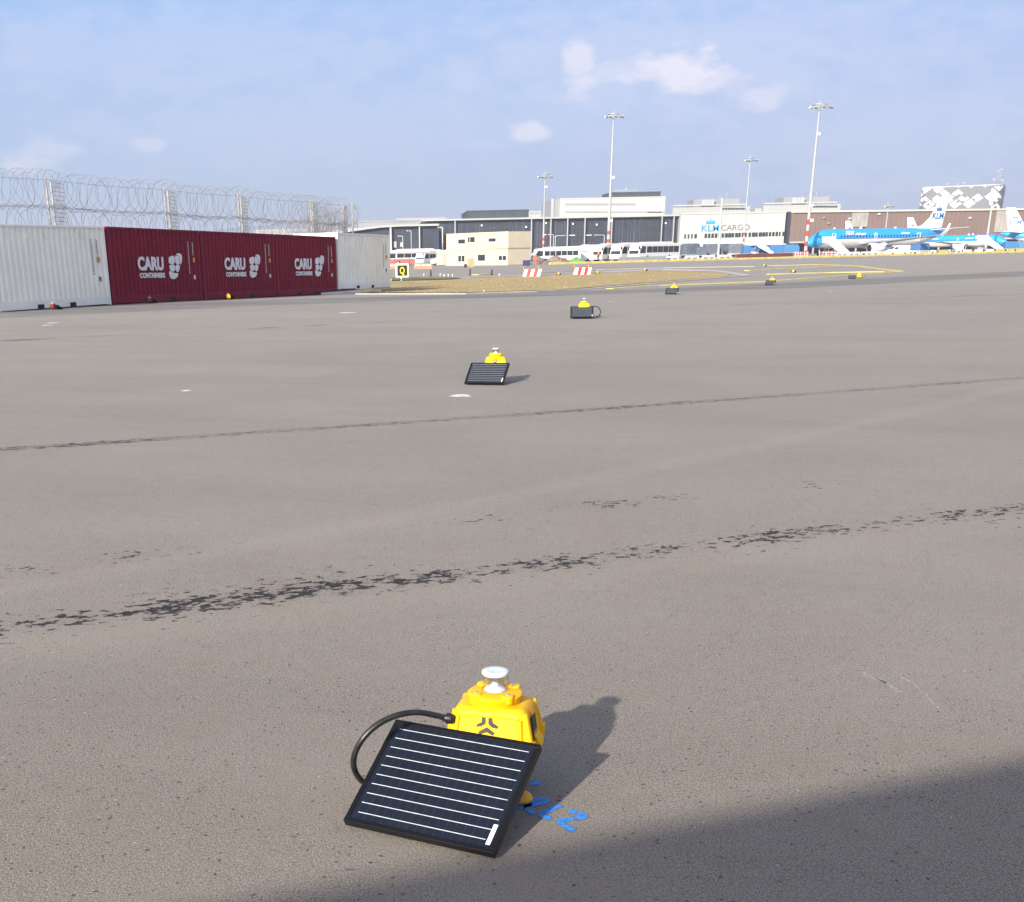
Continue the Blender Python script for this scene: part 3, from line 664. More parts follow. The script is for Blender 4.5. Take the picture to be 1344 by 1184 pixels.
# ------------------------------------------------------------------ CONTAINERS
CH,CL,CWD=2.591,6.06,2.438
def make_container(label,mat,brand=False,railmat=None):
    r=empty('shipping_container',(0,0,0),0,label,'container','shipping containers in a row'); railmat=railmat or mat
    # local: x along the long side that faces the viewer, y depth away, z up; side wall at y=0
    z0=.16; 
    mb=MB()
    def corr(y,sgn,x0,x1):
        n=21; p=(x1-x0)/n; prof=[]
        for k in range(n):
            a=x0+k*p; prof+=[(a,0),(a+p*.30,0),(a+p*.42,.058),(a+p*.88,.058)]
        prof.append((x1,0))
        vs=[];fs=[]
        for (a,d) in prof:
            vs.append((a,y+sgn*(.012+d),z0+.14)); vs.append((a,y+sgn*(.012+d),CH-.07))
        fs=[(2*i,2*i+2,2*i+3,2*i+1) for i in range(len(prof)-1)]
        mb.add(vs,fs)
    corr(0,1,.14,CL-.14); corr(CWD,-1,.14,CL-.14)
    mb.build('side_panel',mat,r)
    mb=MB()
    mb.box(.0,.03,.14,CWD-.14,z0+.14,CH-.07)
    for k in range(8): mb.box(-.012,.001,.2+k*.27,.2+k*.27+.13,z0+.16,CH-.09)
    mb.build('end_wall',mat,r)
    mb=MB(); mb.box(CL-.05,CL-.01,.12,CWD/2-.005,z0+.12,CH-.1); mb.box(CL-.05,CL-.01,CWD/2+.005,CWD-.12,z0+.12,CH-.1)
    dr=mb.build('door',mat,r)
    for y in (.45,.95,1.5,2.0): mb=MB(); mb.tube([(CL+.02,y,z0+.1),(CL+.02,y,CH-.1)],.017,8); mb.build('lock_rod',M['steel'],dr)
    mb=MB(); mb.box(.14,CL-.14,.03,CWD-.03,CH-.03,CH-.012)
    mb.build('roof',mat,r)
    mb=MB()
    for y0 in (0,CWD-.06):
        mb.box(.17,CL-.17,y0,y0+.06,CH-.07,CH-.004)
    for x0 in (.0,CL-.09): mb.box(x0,x0+.09,.17,CWD-.17,CH-.11,CH-.004); mb.box(x0,x0+.09,.17,CWD-.17,.0,.16)
    for x0 in (.0,CL-.14):
        for y0 in (0,CWD-.12): mb.box(x0,x0+.14,y0,y0+.12,.118,CH-.118)
    # bottom rail with the two fork pockets cut out
    for y0 in (0,CWD-.06):
        for a,b_ in ((.17,2.0),(2.36,3.7),(4.06,CL-.17)): mb.box(a,b_,y0,y0+.06,.03,.16)
        mb.box(.14,CL-.14,y0+.003,y0+.057,.16,.30)
    mb.build('rail_frame',railmat,r,bevel=.004,seg=1)
    mb=MB()
    for a in (2.0,3.7): mb.box(a+.002,a+.358,.02,CWD-.02,.02,.158)
    mb.build('fork_pocket',M['dark'],r)
    for x0 in (-.002,CL-.176):
        for y0 in (-.003,CWD-.159):
            for zz in (0,CH-.118):
                mb=MB(); mb.box(x0,x0+.178,y0,y0+.162,zz,zz+.118); mb.build('corner_casting',railmat,r,bevel=.012)
    for k in range(5): mb=MB(); mb.box(.9+k*.95,.98+k*.95,-.008,.012,CH-.40,CH-.22); mb.build('vent',mat,r)
    mb=MB(); mk=M['white'] if brand else M['letgrey']
    for k in range(14): mb.box(5.20,5.235,-.006,.010,2.12-k*.085,2.17-k*.085)
    for k in range(7): mb.box(5.52,5.55,-.006,.010,2.10-k*.07,2.15-k*.07)
    mb.box(5.50,5.60,-.006,.010,.80,.95)
    mb.build('container_number',mk,r)
    mb=MB(); mb.box(5.50,5.64,-.007,.008,1.42,1.60); mb.build('warning_sticker',M['sticker'],r)
    if brand:
        t=text_obj('lettering','CARU',.62,M['white'],r,(1.72,-.004,1.16),(PI/2,0,0),.008,.026,1.02)
        t=text_obj('lettering','CONTAINERS',.235,M['white'],r,(1.80,-.004,.88),(PI/2,0,0),.008,.010,1.13)
        mb=MB(); s=.0113
        for poly in ([(1036,612),(1050,603),(1067,600),(1067,649),(1036,650)],[(1072,599),(1088,601),(1094,612),(1095,653),(1072,649)],
            [(1036,656),(1067,655),(1067,690),(1050,697),(1041,690)],[(1072,655),(1095,659),(1092,680),(1084,700),(1072,693)],
            [(1078,592),(1092,585),(1104,588),(1112,604),(1108,635),(1099,658),(1098,612),(1090,598)],
            [(1034,693),(1042,697),(1060,706),(1083,706),(1077,726),(1062,740),(1045,741),(1035,728)]):
            q=[((a-1030)*s*1.08,(745-b_)*s*.52) for a,b_ in poly]
            q=[(v.x,v.y) for v in chaikin([Vector((a,b_,0)) for a,b_ in q],1)]; gx=sum(v[0] for v in q)/len(q); gy=sum(v[1] for v in q)/len(q); q=[(gx+(a-gx)*1.07,gy+(b_-gy)*1.07) for a,b_ in q]
            mb.prism(q,-.008,.008)
        mb.build('emblem',M['white'],r,loc=(3.72,-.004,.80))
    return r
U2=Vector((math.sin(AZ),math.cos(AZ),-.0135)).normalized()
J0=Vector((-10.07,46.10,0)); 
def place_cont(o,s,off=0,lift=0.,turn=0.,base=None):
    p=J0+U2*s+Vector((-math.cos(AZ),math.sin(AZ),0))*off
    if base is not None: p=base
    rz=PI/2-AZ+turn
    o.rotation_mode='XYZ'; o.location=(p.x,p.y,gz(p.x,p.y)+.0+lift); o.rotation_euler=(0,math.atan(.0135) if s>-1 else 0,rz)
step=CL+.10
cw_=make_container('white corrugated container at the left end of the row, cut off by the picture edge',M['cream_cont']); place_cont(cw_,-step,0)
cb=make_container('maroon container with white lettering, directly right of the long white container',M['maroon'],True); place_cont(cb,0)
c2=copy_tree(cb); place_cont(c2,step); c2['label']='middle maroon container, between two other maroon ones'
c3=copy_tree(cb); place_cont(c3,2*step); c3['label']='maroon container touching the short white one, farthest of the maroon three'
M['cont_grey']=P('container_pale_grey',(.86,.85,.78),.5,var=.04,scale=1.2,dirt=.03)
c5=make_container('pale grey white container raised on concrete beams at the right end of the row',M['cont_grey']); place_cont(c5,3*step+.1,0,.20,-.02)
c6=make_container('bright red container showing only its end behind the pale grey one',M['red_cont']); place_cont(c6,3*step+1.1,2.62,.05,-.02)
# concrete beams under the grey container
def cbeam(s,off,l,lab):
    r=MB(); r.prism([(-l/2,0),(l/2,0),(l/2,.10),(l/2-.04,.14),(-l/2+.04,.14),(-l/2,.10)],-.14,.14); o=r.build('concrete_beam',M['concrete_w'],bevel=.012)
    p=J0+U2*s+Vector((-math.cos(AZ),math.sin(AZ),0))*off; o.location=(p.x,p.y,gz(p.x,p.y)); o.rotation_euler=(0,0,PI/2-AZ+ (PI/2 if l<3 else 0)); tag(o,lab,'beam'); return o
cbeam(3*step+.1,-.55,5.6,'long pale concrete beam lying on the tarmac edge before the grey container')
cbeam(3*step+4.2,.7,2.2,'short concrete beam under the middle of the grey container')
cbeam(3*step+1.2,.7,2.2,'short concrete beam under the left end of the grey container')
# ------------------------------------------------------------------ RAZOR WIRE FENCE
def helix(p0,p1,r,turns,seg=14,jit=.06,rad=.007,rs=1):
    rnd=random.Random(rs); p0=Vector(p0); p1=Vector(p1); d=p1-p0; dn=d.normalized(); a=dn.cross(Vector((0,0,1))).normalized(); b_=Vector((0,0,1)); pts=[]
    n=int(turns*seg); ph=rnd.random()*6
    for i in range(n+1):
        t=i/n; an=2*PI*i/seg; k=i/seg
        rr=r*(1+jit*math.sin(k*1.7+ph)+jit*.7*math.sin(k*4.1)); sh=math.sin(an*1.0+k*PI)*.16*r   # wires swing alternately forward and back, as clipped coils do
        sag=-.10*math.sin(PI*t)
        pts.append(p0+d*t+dn*(sh+.10*math.sin(an*2+k))+a*(rr*math.cos(an))+b_*(rr*math.sin(an)+sag+.03*math.sin(k*2.3)))
    return pts
def fence_post(parent,p,h,ret=True):
    mb=MB()
    mb.tube([(p.x,p.y,p.z),(p.x,p.y,p.z+h)],.04,8)
    mb.build('post',M['post'],parent)
    return
fr=empty('razor_wire_fence',(0,0,0),0,'tall steel post fence with two rows of coiled razor wire rising behind the containers','fence')
FP=[]; M['post']=P('fence_post_grey',(.30,.30,.29),.7)
for px,py in ((59,232),(189,247),(294,255),(384,263.5),(448,266)):
    # height 4.45 m above its ground: find the distance that gives it
    lo,hi=30.,110.
    for _ in range(50):
        Ym=(lo+hi)/2; q=at(px,py,Ym); 
        if q.z-gz(q.x,q.y)<4.45: lo=Ym
        else: hi=Ym
    q=at(px,py,Ym); FP.append(Vector((q.x,q.y,gz(q.x,q.y))))
d0=(FP[1]-FP[0]); FP.insert(0,FP[0]-d0.normalized()*8.6); FP.insert(0,FP[0]-d0.normalized()*8.6)
# line them up on one straight run
A_,B_=FP[2],FP[-1]; dd=(B_-A_).normalized(); nn=Vector((-dd.y,dd.x,0)).normalized()
for i,p in enumerate(FP):
    q=A_+dd*((p-A_).dot(dd)); FP[i]=Vector((q.x,q.y,gz(q.x,q.y)))
for i,p in enumerate(FP):
    fence_post(fr,p,4.45)
    fence_post(fr,p+dd*.45*1.0+nn*.15,4.35)
    mb=MB()    # mesh return panel beside each post
    for k in range(19): mb.tube([p+dd*.45+nn*.15+Vector((0,0,1.6+k*.15)),p+dd*1.6+nn*.55+Vector((0,0,1.6+k*.15))],.008,3,caps=False)
    for k in range(14): q=p+dd*(.45+k*.088)+nn*(.15+k*.03); mb.tube([q+Vector((0,0,1.5)),q+Vector((0,0,4.35))],.007,3,caps=False)
    mb.build('mesh_panel',M['wire'],fr)
for i in range(len(FP)-1):
    a,b_=FP[i],FP[i+1]; n=(b_-a).length; mb=MB()
    mb.tube(helix(a+Vector((0,0,4.05)),b_+Vector((0,0,4.05)),.64,n/.31,rs=i),.0085,3,caps=False)
    mb.tube(helix(a+Vector((0,0,2.85)),b_+Vector((0,0,2.85)),.62,n/.31,rs=i+20),.0085,3,caps=False)
    mb.build('razor_wire_coil',M['wire'],fr)
    mb=MB()
    for zz in (4.35,3.45,3.40,2.3): mb.tube([a+Vector((0,0,zz)),(a+b_)/2+Vector((0,0,zz-.05)),b_+Vector((0,0,zz))],.007,3,caps=False)
    mb.build('tension_wire',M['wire'],fr)
# end coil bundle and returning leg
E_=FP[-1]; mb=MB()
for k in range(3): mb.tube(helix(E_+dd*(-3.4+k*1.2)+nn*.9+Vector((0,0,3.7-.2*k)),E_+dd*(-1.6+k*1.3)+nn*.3+Vector((0,0,3.7-.1*k)),.85,9,rs=40+k,jit=.12),.0085,3,caps=False)
mb.build('razor_wire_coil',M['wire'],fr)
f2=empty('razor_wire_fence',(0,0,0),0,'second razor wire fence farther back, seen between and through the coils at its right half','fence')
pp_=[E_+dd*1.2,at(409,300,92),at(393,300,100),at(366,300,106),at(322,300,114),at(281,300,122)]
pp_=[Vector((q.x,q.y,gz(q.x,q.y))) for q in pp_]
for i,p in enumerate(pp_):
    hh=height_at(*proj((p.x,p.y,gz(p.x,p.y)))[:1],274+(3 if i<2 else 14),p.y) if False else 4.5
    fence_post(f2,p,hh)
for i in range(len(pp_)-1):
    a,b_=pp_[i],pp_[i+1]; n=(b_-a).length; mb=MB()
    mb.tube(helix(a+Vector((0,0,3.9)),b_+Vector((0,0,3.9)),.5,n/.55,rs=i+60),.009,3,caps=False)
    mb.build('razor_wire_coil',M['wire'],f2)
#CHUNK4
# ------------------------------------------------------------------ BUILDINGS
def facade(name,label,x0,x1,ytop0,ytop1,Y0,Y1,depth,mat,cat='building',flat=True):
    """box whose front runs from pixel column x0 (depth Y0) to x1 (depth Y1); returns root with local x along the front, y away, z up"""
    a=at(x0,ytop0,Y0); b_=at(x1,ytop1,Y1)
    g0=gz(a.x,a.y); W_=math.hypot(b_.x-a.x,b_.y-a.y); rz=math.atan2(b_.y-a.y,b_.x-a.x); H_=((a.z+b_.z)/2-g0)
    r=empty(name,(a.x,a.y,g0),rz,label,cat)
    r['W']=W_; r['H']=H_; r['D']=depth
    return r,W_,H_
def xon(r,W_,px,Y):   # pixel column -> local x along the front (front direction known)
    rz=r.rotation_euler.z; a=Vector(r.location)
    # intersect view column with the front line
    d=ray(px,320); ux,uy=math.cos(rz),math.sin(rz)
    # a + u*t = d*k
    det=ux*(-d.y)+d.x*uy
    t=((-a.x)*(-d.y)+d.x*(-a.y))/det if abs(det)>1e-9 else 0
    return t
def zon(r,px,py):
    t=xon(r,0,px,0); rz=r.rotation_euler.z; p=Vector(r.location)+Vector((math.cos(rz),math.sin(rz),0))*t
    dd=ray(px,py); k=p.y/dd.y; return (OC+dd*k).z-r.location.z
# ---- long dark hall
hall,W_,H_=facade('cargo_hall','long dark blue cargo hall with a white roof edge behind the coaches',560,893,287.4,281.2,405,405,60,M['navy'])
mb=MB(); mb.box(0,W_,0,60,0,H_-.6); wl=mb.build('wall',M['navy'],hall)
mb=MB(); mb.box(-1.5,W_+.4,-1.6,61,H_-.6,H_-.12); mb.build('roof_edge',M['bpale'],hall)
mb=MB()
rn=random.Random(5)
for a,b_ in ((578,636),(668,694),(700,752),(800,842),(872,892)):
    xa,xb=xon(hall,0,a,0),xon(hall,0,b_,0); n=int((xb-xa)/.9)
    for k in range(n):
        if rn.random()<.25: continue
        x=xa+(xb-xa)*k/n; z0=rn.choice((.8,2.5,4.)); mb.box(x,x+rn.uniform(.25,.5),-.10,-.004,z0,H_-.7-rn.choice((0,.4,1.5)))
mb.build('vertical_slats',M['slat'],wl)
for a,b_,t_ in ((638,666,289),(751,779,286),(843,865,285)):
    xa,xb=xon(hall,0,a,0),xon(hall,0,b_,0); mb=MB(); mb.box(xa,xb,-.12,-.004,.2,H_-1.4); dr=mb.build('sliding_door',M['navy2'],wl)
    mb=MB()
    for k in range(4): mb.box(xa,xb,-.16,-.125,2+k*2.4,2.15+k*2.4)
    for k in range(7): mb.box(xa+(xb-xa)*k/6-.08,xa+(xb-xa)*k/6+.08,-.17,-.122,.3,H_-1.6)
    mb.build('door_rails',M['slat'],dr)
for px in (597,696.5,721.7,743.5,766,801,866,881.5,892.5):
    x=xon(hall,0,px,0); mb=MB(); mb.box(x-.16,x+.16,-1.5,-1.2,0,H_-.63); mb.build('column',M['bpale'],hall)
for px,py in ((632,296),(690,298),(716,293),(751,294),(782,295),(872,293)):
    x=xon(hall,0,px,0); z=zon(hall,px,py); mb=MB(); mb.box(x-.25,x+.25,-.5,-.13,z-.25,z+.25); mb.box(x-.05,x+.05,-.13,-.003,z-.05,z+.05); mb.build('wall_lamp',M['white'],wl,bevel=.04)
# ---- lower left hall with a curved roof
h2,W2,H2=facade('cargo_hall','lower dark hall with a curved white roof edge at the left, behind the bus shelter',425,576,306.0,294.4,372,372,50,M['navy'])
prof=[(0,zon(h2,425,308)),(xon(h2,0,450,0),zon(h2,450,303.6)),(xon(h2,0,480,0),zon(h2,480,299.3)),(xon(h2,0,500,0),zon(h2,500,296.8)),(xon(h2,0,525,0),zon(h2,525,295.3)),(W2,zon(h2,576,294.3))]
mb=MB(); mb.prism([(0,0)]+[(W2,0)]+[(a,b_-.4) for a,b_ in prof[::-1]],0,50); w2=mb.build('wall',M['navy'],h2)
mb=MB(); mb.prism([(a,b_-.42) for a,b_ in prof]+[(a,b_+.12) for a,b_ in prof[::-1]],-1.4,51); mb.build('roof_edge',M['bpale'],h2)
for px in (513,550.6):
    x=xon(h2,0,px,0); mb=MB(); mb.box(x-.26 if px<520 else x-.16,x+.26 if px<520 else x+.16,-1.2,-.8,0,zon(h2,px,296)-.3); mb.build('column',M['bwhite'],h2)
for px,y0,y1 in ((518.5,317,325),(527,318,324)):
    x=xon(h2,0,px,0); mb=MB(); mb.box(x-.4,x+.4,-.05,-.003,zon(h2,px,y1),zon(h2,px,y0)); mb.build('window',M['bpale'],w2)
# plant structures on the roofs behind
def block(name,label,px0,px1,yt0,yt1,Y,depth,mat,cat='building',wins=None,topmat=None):
    r,W_,H_=facade(name,label,px0,px1,yt0,yt1,Y,Y,depth,mat,cat)
    mb=MB(); mb.box(0,W_,0,depth,0,H_); w=mb.build('wall',mat,r)
    mb=MB(); mb.box(-.15,W_+.15,-.15,depth+.15,H_+.003,H_+.45); mb.build('parapet',topmat or mat,r)
    return r,W_,H_,w
def ribbonwin(r,w,px0,px1,y0,y1,n=1,mat=None,mull=0.):
    for k in range(n):
        a=px0+(px1-px0)*k/n; b_=px0+(px1-px0)*(k+1)/n-(px1-px0)*.0
        xa,xb=xon(r,0,a,0),xon(r,0,b_,0); g=(xb-xa)*mull
        mb=MB(); mb.box(xa+g,xb-g,-.12,-.004,zon(r,a,y1),zon(r,a,y0)); o=mb.build('window',mat or M['glass'],w)
r,Wb,Hb,w=block('roof_plant_building','low dark blue building top behind the hall roof above the cream cabins',614,694,278,277,455,40,M['bdark'])
r,Wb,Hb,w=block('roof_plant_building','low blue grey building top just left of the darker one behind the hall',470,560,292,290,450,30,M['bgrey'])
r,Wb,Hb,w=block('office_building','small pale distant building above the hall roof left of the cream cabins',520,585,289,286,640,30,M['bpale'])
r,Wb,Hb,w=block('office_building','pale distant block just right of the dark low building top',690,721,281,275,700,30,M['bpale']); ribbonwin(r,w,694,720,279,281,4,M['bgrey'],.1)
r,Wb,Hb,w=block('office_building','faint pale building rising behind the razor wire left of the halls',335,470,303,301.5,520,30,M['bpale']); ribbonwin(r,w,345,460,303.5,306,12,M['bgrey'],.12)
# white office with ribbon windows
r,Wb,Hb,w=block('office_building','white office block with two ribbon window rows above the dark hall',735,873.5,261.3,259.6,560,40,M['bwhite'])
ribbonwin(r,w,740,832,267,269.6,14,M['bgrey'],.04); ribbonwin(r,w,740,872,277.5,279.4,18,M['bgrey'],.04); ribbonwin(r,w,848,866,278.2,279.4,4,M['glass'],.1)
xa,xb=xon(r,0,723,0),xon(r,0,735,0)
mb=MB(); mb.box(xa,xb-.05,2,38,0,zon(r,729,261.5)); mb.build('stair_tower',M['bgrey'],r)
mb=MB(); mb.box(xa-.1,xa+1.1,1.6,1.97,0,zon(r,724,261)); mb.build('tower_edge',M['bpale'],r)
r2b,Wc,Hc,wc=block('roof_plant_building','dark low roof storey on top of the white office block',802,867,254,252.6,575,24,M['bdark'])
mb=MB()
for k in range(14): mb.tube([(Wc*k/13*.95+.5,2,Hc),(Wc*k/13*.95+.5,2,Hc+1.3)],.12,5)
mb.tube([(.5,2,Hc+1.3),(Wc*.98,2,Hc+1.3)],.10,5); mb.build('railing',M['steel'],r2b)
mb=MB(); mb.tube([(Wc*.33,4,Hc),(Wc*.33,4,Hc+2.8)],.14,5); mb.box(Wc*.33-.5,Wc*.33+.5,3.9,4.1,Hc+2.,Hc+2.2); mb.build('antenna',M['steel'],r2b)
mb=MB(); mb.tube([(Wc*.52,4,Hc),(Wc*.52,4,Hc+2.2)],.14,5); mb.build('antenna',M['steel'],r2b)
# airline cargo building
kb,Wk,Hk=facade('cargo_terminal','pale grey cargo terminal with the large blue and grey lettering on its wall',893.6,1032,280.2,277.4,402,402,60,M['cargo'])
zlow=zon(kb,960,323.5)
mb=MB(); mb.box(0,Wk,0,60,zlow,Hk-.35); kw=mb.build('wall',M['cargo'],kb)
mb=MB(); mb.box(-.1,Wk+.1,-.2,60.2,Hk-.35,Hk); mb.build('roof_edge',M['bwhite'],kb)
mb=MB(); mb.box(.5,Wk-.5,9,59,0,zlow-.005); mb.build('recessed_front',M['navy2'],kb)
mb=MB(); mb.box(-.1,Wk+.1,-2.2,-.005,zlow,zlow+.55); mb.build('canopy',M['bwhite'],kb)
for k in range(6): mb=MB(); x=2+k*(Wk-4)/5; mb.box(x-.2,x+.2,-1.9,-1.5,0,zlow-.003); mb.build('column',M['bwhite'],kb)
mb=MB()
for k in range(1,14): mb.box(Wk*k/14-.03,Wk*k/14+.03,-.02,-.003,zlow+.6,Hk-.4)
mb.build('panel_joints',M['bgrey'],kw)
rn=random.Random(2)
for k in range(30):
    px=897.5+k*(1030-897.5)/30
    if 914<px<921: continue
    xa,xb=xon(kb,0,px,0),xon(kb,0,px+4.4*rn.choice((.45,.7,.7,.9)),0)
    mb=MB(); mb.box(xa,xb,-.10,-.004,zon(kb,px,313.4-(px-897)*.028),zon(kb,px,307.6-(px-897)*.026)); mb.build('window',M['glass'],kw)
def letters(px0,px1,py0,py1,txt,mat,bold,nm='lettering'):
    xa,xb=xon(kb,0,px0,0),xon(kb,0,px1,0); z0,z1=zon(kb,px0,py1),zon(kb,px0,py0)
    o=text_obj(nm,txt,(z1-z0)/.70,mat,kb,(xa,-.05,z0),(PI/2,0,0),.04,bold)
    w=max(v.co.x for v in o.data.vertices); o.scale=((xb-xa)/w,1,1); return o
letters(918.6,942.4,295.6,303.8,'KLM',M['klmblue'],.03); letters(944.5,982,295.2,302.8,'CARGO',M['letgrey'],.0)
def crown(parent,w,h,mat,locn,rot,T=.04,name='crown_emblem'):
    mb=MB(); mb.box(-.5*w,.5*w,-T,T,0,.12*h); 
    mb.prism([(-.5*w,.16*h),(.5*w,.16*h),(.46*w,.34*h),(-.46*w,.34*h)],-T,T)
    for k in range(5):
        x=(-.42+.21*k)*w; a=[(x+.085*w*math.cos(t*PI/4),.5*h+.12*h*math.sin(t*PI/4)) for t in range(8)]; mb.prism(a,-T,T)
    a=[(.055*w*math.cos(t*PI/3),.72*h+.08*h*math.sin(t*PI/3)) for t in range(6)]; mb.prism(a,-T,T)
    mb.box(-.018*w,.018*w,-T,T,.8*h,h); mb.box(-.06*w,.06*w,-T,T,.88*h,.92*h)
    return mb.build(name,mat,parent,loc=locn,rot=rot)
xc=xon(kb,0,930.6,0); crown(kb,xon(kb,0,936.5,0)-xon(kb,0,925,0),zon(kb,930,286.5)-zon(kb,930,294),M['klmblue'],(xc,-.05,zon(kb,930,294)),(0,0,0))
# dark joint and brown shed
bj,Wj,Hj=facade('stair_core','narrow dark glazed strip between the pale terminal and the brown shed',1032.4,1040,277.8,277.6,403.5,403.5,50,M['navy2'])
mb=MB(); mb.box(0,Wj,0,50,0,Hj); mb.build('wall',M['navy'],bj)
bs,Ws,Hs=facade('cargo_shed','long brown clad shed with a cream roof edge behind the airliners',1040.4,1400,277.2,272.6,403,430,70,M['brown'])
def zs(px,py): return zon(bs,px,py)
mb=MB(); mb.box(0,Ws,0,70,zs(1060,319),Hs-.5); sw=mb.build('wall',M['brown'],bs)
mb=MB(); mb.box(.3,Ws-.3,6,69,0,zs(1060,319)-.005); mb.build('recessed_front',M['navy2'],bs)
mb=MB(); mb.box(-.1,Ws,-.5,70.2,Hs-.5,Hs); mb.build('roof_edge',P('cream_edge',(.6,.56,.47),.6),bs)
mb=MB(); mb.box(-.1,Ws,-.4,-.004,zs(1060,319),zs(1060,319)+.5); mb.build('canopy',M['bwhite'],bs)
for k in range(14): mb=MB(); x=1+k*(Ws-2)/13; mb.box(x-.2,x+.2,.1,.5,0,zs(1060,319)-.003); mb.build('column',M['bwhite'],bs)
for a,b_ in ((1114.5,1135),(1302,1322.5)):
    xa,xb=xon(bs,0,a,0),xon(bs,0,b_,0); mb=MB(); mb.box(xa,xb,-.3,-.004,zs(a,305 if a>1200 else 298),Hs-.7); o=mb.build('pale_panel',M['stainpanel'],sw)
    mb=MB()
    for k in range(1,4): mb.box(xa+(xb-xa)*k/4-.06,xa+(xb-xa)*k/4+.06,-.34,-.304,zs(a,304 if a>1200 else 297.5),Hs-.75)
    mb.build('panel_seams',M['bgrey'],o)
xa,xb=xon(bs,0,1125,0),xon(bs,0,1133,0); mb=MB(); mb.box(xa,xb,-.1,-.004,zs(1130,303),zs(1130,299)); mb.build('window',M['glass'],sw)
mb=MB()
for k in range(1,60): mb.box(Ws*k/60-.03,Ws*k/60+.03,-.03,-.003,zs(1060,318),Hs-.55)
mb.build('panel_joints',P('brown_seam',(.13,.085,.072),.7),sw)
for px,py in ((1077,286),(1148.5,281),(1084,293),(1111,287),(1267.5,286)):
    x=xon(bs,0,px,0); z=zs(px,py); mb=MB(); mb.box(x-.3,x+.3,-.6,-.004,z-.2,z+.2); mb.build('wall_lamp',M['steel'] if px<1110 else M['white'],sw,bevel=.03)
# blocks behind the terminal
def twin(x0,ox,label):
    s=1.
    r,Wb,Hb=facade('office_building',label,x0,x0+70,278,277,620,620,30,M['bpale'])
    def Bx(a,b_,yt,yb,mat,nm,y0=0,y1=20,par=None):
        xa,xb=xon(r,0,x0+a,0),xon(r,0,x0+b_,0); m=MB(); m.box(xa,xb,y0,y1,max(0,zon(r,x0+a,yb)),zon(r,x0+a,yt)); return m.build(nm,mat,par or r)
    Bx(2,62,263.4+ox,278+ox,M['bgrey'],'upper_storey',6,20)
    Bx(11,27,264.5+ox,284+ox,M['bpale'],'stair_tower',3,5.95)
    Bx(-28,72,274.5+ox,300,M['bpale'],'wall',0,2.95)
    Bx(-28,66,271.6+ox,273.2+ox,M['bwhite'],'canopy',-1,2.9)
    for k in range(9): Bx(36+k*3.6,38.9+k*3.6,275.2+ox,277.6+ox,M['glass'],'window',-.12,-.004)
    for k in range(3): Bx(15.5+k*3.,16.2+k*3.,265+ox,277+ox,M['bgrey'],'tower_joint',2.9,2.99)
    z=zon(r,x0+50,263.4+ox)
    for k in range(3): mb=MB(); x=xon(r,0,x0+30+k*9,0); mb.tube([(x,10,z-1),(x,10,z+1.2+k)],.12,5); mb.build('antenna',M['steel'],r)
    return r
twin(908.5,-2.2,'grey block with a pale stair tower above the pale terminal, left of the pair')
twin(1026,-5.0,'grey block with a pale stair tower behind the tallest light mast, right of the pair')
r,Wb,Hb,w=block('office_building','low pale building top between the terminal and the grey block by the mast',991,1030,277.5,271.5,640,20,M['bwhite'])
# ---- hotel with lozenge pattern
def lozenge():
    m,nt,b=new_mat('lozenge_cladding'); N=nt.nodes; L=nt.links
    tc=N.new('ShaderNodeUVMap').outputs[0]; sp=N.new('ShaderNodeSeparateXYZ'); L.new(tc,sp.inputs[0])
    def mt(op,a,b_=None):
        n=N.new('ShaderNodeMath'); n.operation=op
        for i,v in enumerate((a,b_)):
            if v is None: continue
            if isinstance(v,(int,float)): n.inputs[i].default_value=v
            else: L.new(v,n.inputs[i])
        return n.outputs[0]
    u=mt('MULTIPLY',sp.outputs[0],1/2.3); v=mt('MULTIPLY',sp.outputs[1],1/1.7)
    a=mt('ADD',u,v); c=mt('SUBTRACT',u,v)
    def cellmix(sc,thr,seed):
        fa=mt('FLOOR',mt('MULTIPLY',a,sc)); fc=mt('FLOOR',mt('MULTIPLY',c,sc))
        cb=N.new('ShaderNodeCombineXYZ'); L.new(fa,cb.inputs[0]); L.new(fc,cb.inputs[1]); cb.inputs[2].default_value=seed
        wn=N.new('ShaderNodeTexWhiteNoise'); L.new(cb.outputs[0],wn.inputs['Vector']); return mt('LESS_THAN',wn.outputs['Value'],thr)
    # stripes along the two diagonals and large grey lozenges
    wa=mt('LESS_THAN',mt('FRACT',mt('MULTIPLY',a,.34)),.16); wc=mt('LESS_THAN',mt('FRACT',mt('MULTIPLY',c,.34)),.16)
    big=cellmix(.34,.34,1.); sml=cellmix(1.02,.2,5.)
    st=mt('MAXIMUM',mt('MULTIPLY',wa,cellmix(.34,.6,9.)),mt('MULTIPLY',wc,cellmix(.34,.6,3.)))
    msk=mt('MAXIMUM',mt('MAXIMUM',big,sml),st)
    mx=N.new('ShaderNodeMix'); mx.data_type='RGBA'; L.new(msk,mx.inputs[0]); mx.inputs[6].default_value=(.62,.61,.58,1); mx.inputs[7].default_value=(.10,.11,.13,1)
    L.new(mx.outputs[2],b.inputs['Base Color']); b.inputs['Roughness'].default_value=.45; return m
Yh=720; a=at(1209,247,Yh); zt=a.z-gz(a.x,a.y); RH=-.50
d_=ray(1309,300); ux,uy=math.cos(RH),math.sin(RH); Wh=((-a.x)*(-d_.y)+d_.x*(-a.y))/(ux*(-d_.y)+d_.x*uy); Dh=Wh*.55; rr=Wh*.14
ring=[]; n=8
for (cx,cy,a0) in ((Wh-rr,rr,-PI/2),(Wh-rr,Dh-rr,0),(rr,Dh-rr,PI/2),(rr*.5,rr*.5,PI)):
    q=rr if not (cx==rr*.5) else rr*.5
    for k in range(n+1): t=a0+PI/2*k/n; ring.append((cx+q*math.cos(t),cy+q*math.sin(t)))
vs=[];fs=[];uv=[];per=0
nr=len(ring)
